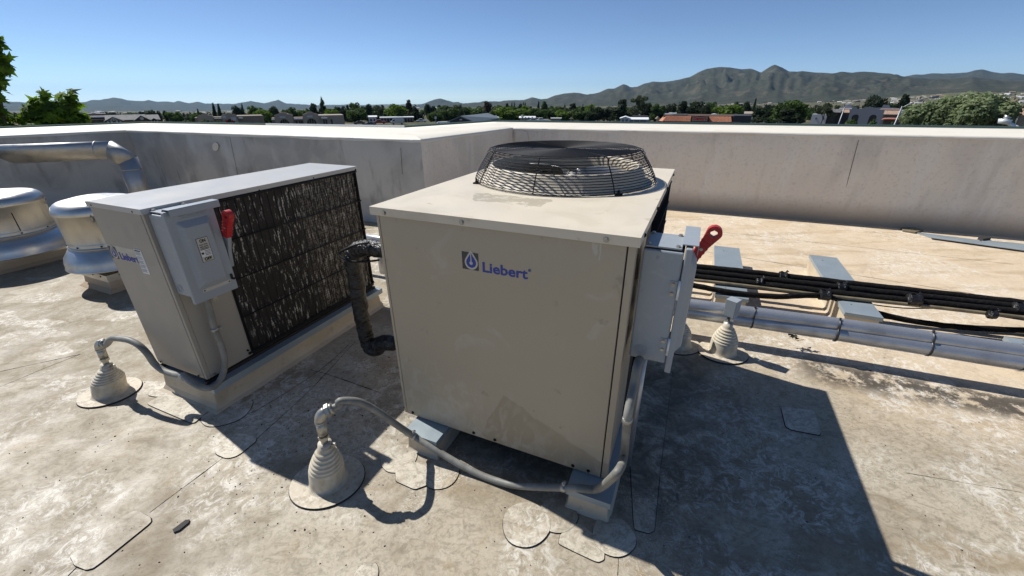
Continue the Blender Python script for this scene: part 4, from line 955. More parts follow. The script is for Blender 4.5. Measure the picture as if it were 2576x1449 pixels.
# ---------------------------------------------------------------- black wrapped suction line between the units
kb = lambda x, y: (830.6+.2515*x, 562.2+.2515*y)
PB = O1+B*.35
def bp(x, y): return RP(*kb(x, y), PB, B)
pts = [O1+B*.35+A*.03+np.array([0, 0, bp(420, 245)[2]])]+[bp(x, y) for x, y in ((430, 248), (330, 250), (260, 272), (225, 330), (232, 420), (265, 620), (305, 850), (340, 1050), (372, 1180), (420, 1248), (480, 1245), (545, 1190))]+[O1+B*.35+A*.03+np.array([0, 0, bp(590, 1150)[2]+.03])]
P = spline(pts, 12); o0 = O1+B*.35-A*.3; o0[2] = 0
dens = []
for a_, b_ in zip(P, P[1:]): dens += [a_+(b_-a_)*t for t in (0, .5)]
R = [.046*(1+.10*noise.noise(tuple(p*30))+.05*(1 if (i_//7) % 2 else 0)) for i_, p in enumerate(dens)]
o = MB().tube([p-o0+np.array([noise.noise(tuple(p*20)), noise.noise(tuple(p*20+3)), 0])*.006 for p in dens], R, 18).build('wrapped_pipe', M['tape']); o.location = tuple(o0)
tag(o, 'thick pipe wrapped in crinkled black tape bulging from the left side of the large unit', 'insulated pipe')
w_ = spline([bp(440, 170)+B*-.04, bp(330, 185)-B*.05, bp(220, 230)-B*.06, bp(175, 265)-B*.06, bp(215, 305)-B*.07, bp(300, 345)-B*.06, bp(420, 365)-B*.02, bp(490, 365)], 10)
o = MB().tube([p-w_[0] for p in w_], .006, 8).build('thin_cable', M['black']); o.location = tuple(w_[0]); tag(o, 'thin black cable curling round the top bend of the taped pipe', 'cable')
# small silver things glimpsed in the gap between the units
P0 = O1-A*.12+B*1.9
for i_, (dz, lab) in enumerate(((.55, 'upper'), (.60, 'lower'))):
    pass
g1 = G(950, 650, .30)
o = MB().lathe([(.001, 0), (.05, 0), (.055, .01), (.055, .16), (.045, .20), (.02, .22), (.02, .26), (.001, .26)], 24).build('filter_drier', M['silver']); o.location = (g1[0]+.02, g1[1]+.1, .12); tag(o, 'small silver canister glimpsed in the gap between the two units', 'canister')
g2 = G(938, 740, .0)
o = MB().tube([(-.5, .16, .28), (.45, -.24, .28)], .03, 16).build('silver_pipe', M['silver']); o.location = (g1[0], g1[1]+.35, .1); tag(o, 'short length of silver pipe glimpsed behind the canister between the units', 'pipe')

# ---------------------------------------------------------------- spun aluminium exhaust fans
def exhaust_fan(c, yaw, rb, rc, cw, zr, label, hide=False):
    o = empty('exhaust_fan', (c[0], c[1], 0), yaw, label, 'exhaust fan')
    h = cw/2
    MB().add([(-h-.05, -h-.05, .002), (h+.05, -h-.05, .002), (h+.05, h+.05, .002), (-h-.05, h+.05, .002)]+[(-h-.01, -h-.01, .035), (h+.01, -h-.01, .035), (h+.01, h+.01, .035), (-h-.01, h+.01, .035)]+[(sx*h, sy*h, .118) for sx, sy in ((-1, -1), (1, -1), (1, 1), (-1, 1))],
             [(i*4+j, i*4+(j+1) % 4, i*4+4+(j+1) % 4, i*4+4+j) for i in range(2) for j in range(4)]).build('curb', M['wall'], o)
    MB().box(-h-.012, h+.012, -h-.012, h+.012, .10, .165).build('curb_cap', M['spun'], o, bevel=.002)
    # bell (wind band)
    MB().lathe([(rb-.06, zr+.01), (rb-.006, zr-.004), (rb, zr), (rb+.004, zr+.006), (rb+.002, zr+.012), (rb-.002, zr+.018), (rb-.004, zr+.06), (rb-.016, zr+.105), (rb-.045, zr+.145), (rc+.015, zr+.178), (rc-.012, zr+.188), (rc-.012, zr+.20)], 72).build('wind_band', M['dome'], o)
    zb_ = zr+.20
    MB().lathe([(rc-.02, zb_-.012), (rc+.012, zb_-.008), (rc+.012, zb_), (rc+.001, zb_+.004), (rc, zb_+.012), (rc+.004, zb_+.034), (rc+.001, zb_+.040), (rc, zb_+.045), (rc+.004, zb_+.29), (rc+.012, zb_+.292), (rc+.014, zb_+.298)], 72).build('motor_housing', M['spun'], o)
    zt_ = zb_+.298; prof = [(rc+.014, zt_)]
    for j in range(9):
        a = PI/2*j/8; prof.append((rc+.016-.085*(1-math.cos(a)), zt_+.008+.090*math.sin(a)))
    prof += [(rc*.5, zt_+.118), (rc*.3, zt_+.126), (.001, zt_+.13)]
    MB().lathe(prof, 72).build('cap', M['dome'], o)
    for j in range(4):
        a = j*PI/2-PI*.31-yaw
        R_ = rc+.010; m2 = MB(); ca, sa = math.cos(a), math.sin(a)
        m2.tube([(R_*ca, R_*sa, zt_-.06), (R_*ca+.006*ca, R_*sa+.006*sa, zt_-.03), (R_*ca+.012*ca, R_*sa+.012*sa, zt_+.006)], .005, 6); m2.tube([(R_*ca-.012*sa, R_*sa+.012*ca, zt_-.052), (R_*ca+.012*sa, R_*sa-.012*ca, zt_-.052)], .004, 6)
        m2.build('latch', M['fitting'], o)
    for j in range(10):
        a = 2*PI*j/10; m2 = MB(); screw(m2, ((rc+.003)*math.cos(a), (rc+.003)*math.sin(a), zb_+.02), (math.cos(a), math.sin(a), 0), .006, .006); m2.build('screw', M['gap'], o)
    m2 = MB().box(-.01, .09, -.02, .02, zt_+.120, zt_+.124); m2.build('name_plate', M['fitting'], o)
    MB().box(rc+.0005, rc+.003, -.004, .004, zb_+.045, zb_+.288).build('housing_seam', M['gap'], o)
    for sx, sy in ((.6, -1), (-.6, -1), (0, -1)):
        m2 = MB(); screw(m2, (sx*h, sy*(h+.012), .145), (0, -1, 0), .006, .005); m2.build('screw', M['gap'], o)
    for sy in (.6, -.6):
        m2 = MB(); screw(m2, (h+.012, sy*h, .145), (1, 0, 0), .006, .005); m2.build('screw', M['gap'], o)
    return o
exhaust_fan((-3.823, 3.762), YAW, .374, .292, .44, .212, 'domed aluminium exhaust fan partly hidden behind the narrow taupe unit')
exhaust_fan((-5.46, 4.30), YAW, .50, .385, .62, .150, 'domed aluminium exhaust fan cut by the left edge of the picture')

# ---------------------------------------------------------------- galvanised duct with a mitred elbow behind the fans
da, db = np.array([-6.98, 5.87, .955]), np.array([-5.80, 6.26, .965])
r_ = .125
hd = (db-da); hd[2] = 0; hd /= np.linalg.norm(hd); upz = np.array([0, 0, 1.0]); sdn = np.cross(hd, upz)
o = empty('exhaust_duct', (db[0], db[1], 0), 0, 'round galvanised duct with a mitred elbow, running left behind the exhaust fans', 'duct'); o0 = np.array([db[0], db[1], 0])
n = 40
def ringm(c, t, nrm, r_):
    """ring of a tube along t cut by the plane through c with normal nrm"""
    t = t/np.linalg.norm(t); x = sdn; y = np.cross(t, x); out = []
    for j in range(n):
        a = 2*PI*j/n; p = r_*(math.cos(a)*x+math.sin(a)*y); k_ = -np.dot(p, nrm)/np.dot(t, nrm); out.append(c+p+t*k_-o0)
    return out
dn = -upz; dg = (hd+dn)/math.sqrt(2)
e1 = db; e2 = db+dg*.22; low = np.array([e2[0], e2[1], 0.0])
n1 = hd+dg; n2 = dg+dn
ha = da-hd*.35
left_cut = ringm(da+hd*.02, hd, hd*1.0+upz*1.15, r_)
R1 = ringm(e1, hd, n1, r_); R2 = ringm(e2, dg, n2, r_); R3 = ringm(low, dn, dn, r_)
def skin(Ra, Rb, name):
    mb = MB(); mb.add(Ra+Rb, [(j, (j+1) % n, n+(j+1) % n, n+j) for j in range(n)], 0, True); ob = mb.build(name, M['galv'], o)
    s_ = ob.modifiers.new('thick', 'SOLIDIFY'); s_.thickness = .002; return ob
skin(left_cut, R1, 'horizontal_duct'); R1b = ringm(e1, dg, n1, r_); skin(R1b, R2, 'elbow_piece'); R2b = ringm(e2, dn, n2, r_); skin(R2b, R3, 'vertical_duct')
def band(c, t, w_, name='duct_band'):
    MB().tube([c-t*w_-o0, c+t*w_-o0], r_+.004, 40).build(name, M['galv'], o)
band(e1-hd*.14, hd, .006); band(e2+dn*.12, dn, .006)
for c_, rr_ in ((low, r_),):
    MB().lathe([(r_+.10, .002), (r_+.02, .01), (r_+.01, .08), (r_+.004, .10)], 32, tuple(c_-o0)).build('flashing', M['curb'], o)

# ================================================================ the town and the mountains
def PT(u, v, r):
    az, el = azel(u, v); return np.array([r*math.sin(az), r*math.cos(az), EYE[2]+r*math.tan(el)])
cols = [0, 500, 1288, 1700, 2100, 2400, 2576]
tab = {600: [293, 292, 291, 290, 287, 283, 282], 1500: [286, 285, 279, 275, 268, 259, 257], 4000: [282, 281, 270, 264, 254, 233, 229], 8000: [280, 279, 267, 261, 250, 222, 215]}
AZ = [azel(u, 285)[0] for u in cols]
EL = {r: [azel(u, v)[1] for u, v in zip(cols, t)] for r, t in tab.items()}
RR = [200]+sorted(tab)
def terr(x, y):
    r = math.hypot(x, y); az = math.atan2(x, y)
    if r <= 200: return -8.4
    zs = [-8.4]+[EYE[2]+q*math.tan(float(np.interp(az, AZ, EL[q]))) for q in RR[1:]]
    if r >= 8000: return zs[-1]/8000*r if zs[-1] > 0 else zs[-1]-(r-8000)*.008
    return float(np.interp(math.log(r), [math.log(q) for q in RR], zs))
M['terrain'] = pmat('dry_scrub_ground', (.19, .155, .10), .9, layers=[((.05, .065, .03), dict(scale=.012, detail=9, rough=.72, dist=.5, lo=.42, hi=.6, k=.85)), ((.06, .07, .035), dict(scale=.09, detail=6, rough=.7, seed=3, lo=.48, hi=.56, k=.75))], spec=.1)
M['mount'] = pmat('scrub_mountain', (.064, .061, .042), .95, layers=[((.15, .125, .09), dict(scale=.0035, detail=9, dist=.5, rough=.7, lo=.5, hi=.68, k=.7)), ((.035, .043, .028), dict(scale=.011, detail=8, rough=.75, seed=4, lo=.47, hi=.58, k=.75)), ((.26, .23, .19), dict(scale=.016, detail=8, rough=.75, seed=9, lo=.62, hi=.70, k=.5)), ((.025, .032, .02), dict(scale=.045, detail=6, rough=.75, seed=14, lo=.50, hi=.58, k=.7)), ((.20, .175, .135), dict(scale=.03, detail=7, rough=.75, seed=19, lo=.60, hi=.68, k=.55))], spec=.05)
M['mountfar'] = pmat('far_scrub_mountain', (.07, .072, .055), .95, layers=[((.04, .045, .035), dict(scale=.004, detail=8, rough=.7, lo=.45, hi=.6, k=.6)), ((.03, .035, .028), dict(scale=.02, detail=6, rough=.75, seed=4, lo=.48, hi=.58, k=.6))], spec=.05)
mb = MB(); na = 220; rs = [9, 14, 25, 60, 110, 200, 260, 330, 430, 600, 800, 1100, 1500, 2000, 2700, 3300, 4000, 5000, 6500, 8000, 11000, 15000, 20000]
azs = list(np.linspace(-1.25, 1.25, na))+list(np.linspace(1.3, 2*PI-1.3, 40)); k = len(azs)
vs = [(0, 0, -8.4)]; fs = []
for r in rs:
    for a in azs:
        x, y = r*math.sin(a), r*math.cos(a); z = terr(x, y)
        if r > 250: z += noise.noise((x*.002, y*.002, 1))*r*.0022+noise.noise((x*.008, y*.008, 4))*r*.0008
        vs.append((x, y, z))
fs = [(0, 1+(j+1) % k, 1+j) for j in range(k)]
for i in range(len(rs)-1):
    for j in range(k): fs.append((1+i*k+j, 1+i*k+(j+1) % k, 1+(i+1)*k+(j+1) % k, 1+(i+1)*k+j))
mb.add(vs, fs, 0, True).build('ground', M['terrain'], kind='structure')

def ridge(name, pts, rc, dn, df, mat, amp=.10, du=5, seed=0, fold=1.0, scale=1.0):
    us = [p[0] for p in pts]; ys = [p[1] for p in pts]; U = np.arange(us[0], us[-1]+.1, du); NT = 26
    vs = []; fs = []
    for u in U:
        y = float(np.interp(u, us, ys)); az, el = azel(u, y)
        edge = min(1, (u-us[0])/40 if us[0] > -400 else 1, (us[-1]-u)/40 if us[-1] < 2900 else 1)
        for i in range(NT+1):
            t = i/NT*2-1; r = rc+(dn if t < 0 else df)*t; x, yy = r*math.sin(az), r*math.cos(az)
            zb = terr(x, yy)-4; zc = EYE[2]+rc*math.tan(el); s = 1-abs(t)
            h = (zc-zb)*(s**1.25 if t < 0 else s)
            p = (x*.0011*scale, yy*.0011*scale, seed)
            g = (1-abs(noise.noise(p))*2)*.6+(1-abs(noise.noise((p[0]*2.7, p[1]*2.7, seed+5)))*2)*.3+noise.noise((p[0]*7, p[1]*7, seed+9))*.22
            wdw = math.sin(PI*min(1, s*1.08) if s < .92 else PI)*0 + (4*s*(1-s))
            h += (zc-zb)*amp*fold*wdw*(g-.35)
            h += rc*.0007*noise.noise((x*.012, yy*.012, seed+2))*(1 if s > .05 else 0)
            vs.append((x, yy, zb+max(h, -3)))
    L = NT+1
    for a in range(len(U)-1):
        for i in range(NT): fs.append((a*L+i, (a+1)*L+i, (a+1)*L+i+1, a*L+i+1))
    return MB().add(vs, fs, 0, True).build(name, mat, kind='structure')
ridge('mountains', [(-900, 262), (-300, 258), (-60, 256), (38, 256), (61, 258), (140, 262), (215, 256), (230, 252), (254, 250.7), (285, 245), (305, 247.7), (327, 253), (362, 254.4), (372, 251.7), (398, 256.4), (419, 254.8), (437, 256.8), (449, 254), (476, 259.5), (498, 255.8), (514, 260), (546, 260.8), (588, 261.3), (631, 254), (646, 257), (665, 259.6), (700, 251.4), (720, 260.3), (757, 262), (789, 264.5), (819, 265.8), (856, 264.5), (900, 267.5), (980, 270)], 10500, 3500, 3000, M['mountfar'], amp=.25, seed=3, du=4)
ridge('hill', [(1030, 270), (1052, 264), (1075, 257), (1092, 250.4), (1107, 247.7), (1127, 253), (1140, 257), (1152, 256.6), (1175, 262), (1210, 268)], 7500, 1200, 1500, M['mountfar'], amp=.15, seed=5, du=3)
ridge('mountains', [(1120, 266), (1164, 260), (1206, 257), (1216, 254.6), (1256, 255.3), (1271, 252.6), (1318, 251.4), (1338, 244.7), (1350, 246.8), (1362, 249.6), (1377, 248), (1395, 240), (1420, 235.5), (1444, 233), (1460, 234.5), (1477, 237.7), (1492, 236), (1507, 232), (1530, 223), (1545, 223), (1568, 211.4), (1577, 214), (1586, 219.4), (1603, 218), (1621, 210), (1644, 205), (1670, 206.4), (1706, 201), (1735, 193.7), (1757, 182), (1777, 174), (1798, 169.6), (1818, 168.5), (1835, 169.6), (1867, 173.6), (1887, 172.5), (1900, 176), (1914, 182.3), (1925, 175), (1936, 168.5), (1949, 162.3), (1957, 165), (1965, 168.5), (1985, 179.7), (2005, 180.3), (2019, 178.5), (2044, 181.5), (2094, 184.7), (2118, 180.4), (2145, 183), (2174, 179.7), (2205, 183), (2237, 184.7), (2257, 188.7), (2277, 192.5), (2335, 198.8), (2400, 197), (2447, 193.8), (2514, 201), (2576, 205.5), (2800, 215), (3400, 230)], 6000, 2400, 1500, M['mount'], amp=.50, seed=11, du=3, scale=2.1)
ridge('foothills', [(1440, 262), (1500, 255), (1560, 250), (1640, 243), (1700, 240), (1760, 232), (1820, 238), (1880, 240), (1940, 236), (1990, 225), (2010, 213), (2040, 206), (2075, 200), (2100, 206), (2140, 214), (2200, 222), (2280, 228), (2400, 226), (2500, 222), (2576, 224), (2800, 236)], 4700, 1100, 1300, M['mount'], amp=.7, seed=23, du=3, scale=2.4)
ridge('mountains', [(2200, 205), (2279, 192), (2306, 187), (2322, 188), (2349, 184), (2380, 185), (2431, 182), (2452, 177), (2474, 174.6), (2492, 179.7), (2514, 183.5), (2550, 184), (2576, 187), (2800, 196), (3400, 220)], 10000, 2500, 2500, M['mountfar'], amp=.3, seed=31, du=4)

# ---------------------------------------------------------------- trees
def foliage(name, c, c2):
    m = pmat(name, c, .7, layers=[(c2, dict(scale=.35, detail=4, lo=.42, hi=.62, k=1.0)), (tuple(x*1.5 for x in c2), dict(scale=2.2, detail=4, seed=6, lo=.55, hi=.66, k=.6))], spec=.25)
    nt = m.node_tree; b = [n for n in nt.nodes if n.type == 'BSDF_PRINCIPLED'][0]; out = [n for n in nt.nodes if n.type == 'OUTPUT_MATERIAL'][0]
    tl = nt.nodes.new('ShaderNodeBsdfTranslucent'); ms = nt.nodes.new('ShaderNodeMixShader'); ms.inputs[0].default_value = .33
    src = b.inputs['Base Color'].links[0].from_socket; hs = nt.nodes.new('ShaderNodeHueSaturation'); hs.inputs['Value'].default_value = 1.7; hs.inputs['Saturation'].default_value = 1.1
    nt.links.new(src, hs.inputs['Color']); nt.links.new(hs.outputs[0], tl.inputs[0]); nt.links.new(b.outputs[0], ms.inputs[1]); nt.links.new(tl.outputs[0], ms.inputs[2]); nt.links.new(ms.outputs[0], out.inputs[0])
    return m
FM = {'green': foliage('leaf_green', (.045, .075, .018), (.075, .115, .025)), 'bright': foliage('leaf_bright', (.085, .135, .020), (.125, .18, .028)),
      'dark': foliage('needle_dark', (.020, .032, .014), (.032, .045, .018)), 'olive': foliage('leaf_olive', (.07, .085, .045), (.11, .12, .065)),
      'rust': foliage('leaf_rusty', (.05, .042, .028), (.075, .06, .035)), 'leaf': foliage('leaf_sycamore', (.085, .155, .014), (.15, .24, .022)), 'pale': foliage('leaf_pale', (.12, .155, .07), (.21, .25, .13))}
M['bark'] = pmat('bark', (.09, .07, .05), .9, layers=[((.16, .13, .10), dict(scale=6, detail=6, lo=.45, hi=.65))])
def crown_mesh(kind, shape, seed, n=900, size=.055):
    """crown in a unit box: height 0..1, width about 1"""
    R = random.Random(seed); mb = MB(); lobes = []
    if shape == 'round':
        for _ in range(15):
            a = R.uniform(0, 2*PI); d = R.uniform(.08, .36); lobes.append((d*math.cos(a), d*math.sin(a), R.uniform(.22, .84), R.uniform(.14, .24), R.uniform(.12, .20)))
        lobes.append((0, 0, .50, .36, .32))
    elif shape == 'cone':
        for i in range(14):
            z = .12+.80*i/13; w_ = .46*(1-(i/13)**1.2)+.05; a = R.uniform(0, 2*PI); lobes.append((w_*.45*math.cos(a), w_*.45*math.sin(a), z, w_*.62, .09))
    elif shape == 'column':
        for i in range(9): z = .08+.86*i/8; lobes.append((R.uniform(-.05, .05), R.uniform(-.05, .05), z, .36*(1-abs(i/8-.35)**1.6*1.3)+.08, .12))
    elif shape == 'umbrella':
        for _ in range(13):
            a = R.uniform(0, 2*PI); d = R.uniform(.0, .38); lobes.append((d*math.cos(a), d*math.sin(a), R.uniform(.58, .93)-.15*d, R.uniform(.12, .20), R.uniform(.06, .10)))
    elif shape == 'ragged':
        for i in range(17):
            a = R.uniform(0, 2*PI); z = R.uniform(.12, .9); d = R.uniform(.0, .42)*(1.15-z); lobes.append((d*math.cos(a), d*math.sin(a), z, R.uniform(.08, .20)*(1.3-z*.7), R.uniform(.09, .15)))
    elif shape == 'shrub':
        for _ in range(10):
            a = R.uniform(0, 2*PI); d = R.uniform(.0, .32); lobes.append((d*math.cos(a), d*math.sin(a), R.uniform(.2, .68), R.uniform(.15, .24), R.uniform(.15, .28)))
    wt = [l[3]*l[3]+.002 for l in lobes]
    for _ in range(n):
        l = R.choices(lobes, wt)[0]
        v = Vector((R.gauss(0, 1), R.gauss(0, 1), R.gauss(0, 1))).normalized(); q = R.uniform(.62, 1.08)
        p = Vector((l[0]+v.x*l[3]*q, l[1]+v.y*l[3]*q, l[2]+v.z*l[4]*q))
        nrm = (v+Vector((R.gauss(0, .5), R.gauss(0, .5), R.gauss(0, .5)))).normalized()
        t = nrm.orthogonal().normalized(); t = Matrix.Rotation(R.uniform(0, 2*PI), 3, nrm) @ t; b = nrm.cross(t); s = size*R.uniform(.6, 1.3)
        mb.add([p+t*s, p+b*s*.7, p-t*s*.8, p-b*s*.7+nrm*s*.3], [(0, 1, 2, 3)])
    me = mb.build('crown', FM[kind]); return me
def trunk_mesh(seed, h=.55, lean=0):
    R = random.Random(seed); mb = MB(); mb.tube([(0, 0, 0), (.01+lean*.3, .0, h*.5), (lean, .01, h)], [.035, .027, .018], 7)
    for i in range(4):
        a = R.uniform(0, 2*PI); z0 = h*R.uniform(.5, .95); mb.tube([(lean*z0/h, 0, z0), (.2*math.cos(a)+lean, .2*math.sin(a), z0+.22)], [.014, .006], 5)
    return mb.build('trunk', M['bark'])
protos = {}
def get_proto(kind, shape, var):
    key = (kind, shape, var)
    if key not in protos:
        c_ = crown_mesh(kind, shape, hash((shape, var)) % 1000 if False else (len(shape)*31+var*7+1), n=1900 if shape in ('round', 'shrub') else 1500, size={'column': .07, 'umbrella': .05}.get(shape, .055))
        t_ = trunk_mesh(var+3, .8 if shape == 'umbrella' else .5)
        protos[key] = (c_.data, t_.data); bpy.data.objects.remove(c_); bpy.data.objects.remove(t_)
    return protos[key]
tr = random.Random(21); used_protos = set()
def tree(u, ytop, wpx, r, kind, shape, label, group=None, lean=0, name=None, ybase=None):
    top = PT(u, ytop, r); l_ = PT(u-wpx/2, ytop+10, r); r_ = PT(u+wpx/2, ytop+10, r); wd = np.linalg.norm(r_-l_)
    x, y = top[0], top[1]; zb = terr(x, y); h = top[2]-zb
    cd, td = get_proto(kind, shape, tr.randrange(3))
    nm = name or {'column': 'cypress_tree', 'cone': 'conifer_tree', 'umbrella': 'pine_tree', 'shrub': 'shrub'}.get(shape, 'tree')
    e = empty(nm, (x, y, zb-.1), 0, label, 'shrub' if shape == 'shrub' else 'tree', group); e.scale = (1, 1, 1); e.rotation_euler = (0, lean, 0)
    c_ = bpy.data.objects.new('crown', cd); C.objects.link(c_); c_.parent = e; kk = {'round': 1.28, 'ragged': 1.75, 'cone': 1.4, 'shrub': 1.25, 'column': 1.6, 'umbrella': 1.2}[shape]; c_.scale = (wd*kk, wd*kk, h*1.03); c_.rotation_euler = (0, 0, tr.uniform(0, 2*PI))
    t_ = bpy.data.objects.new('trunk', td); C.objects.link(t_); t_.parent = e; t_.scale = (max(wd, h*.4), max(wd, h*.4), h); t_.rotation_euler = (0, 0, tr.uniform(0, 2*PI))
    return e
FG = 'trees of the town beyond the roof'
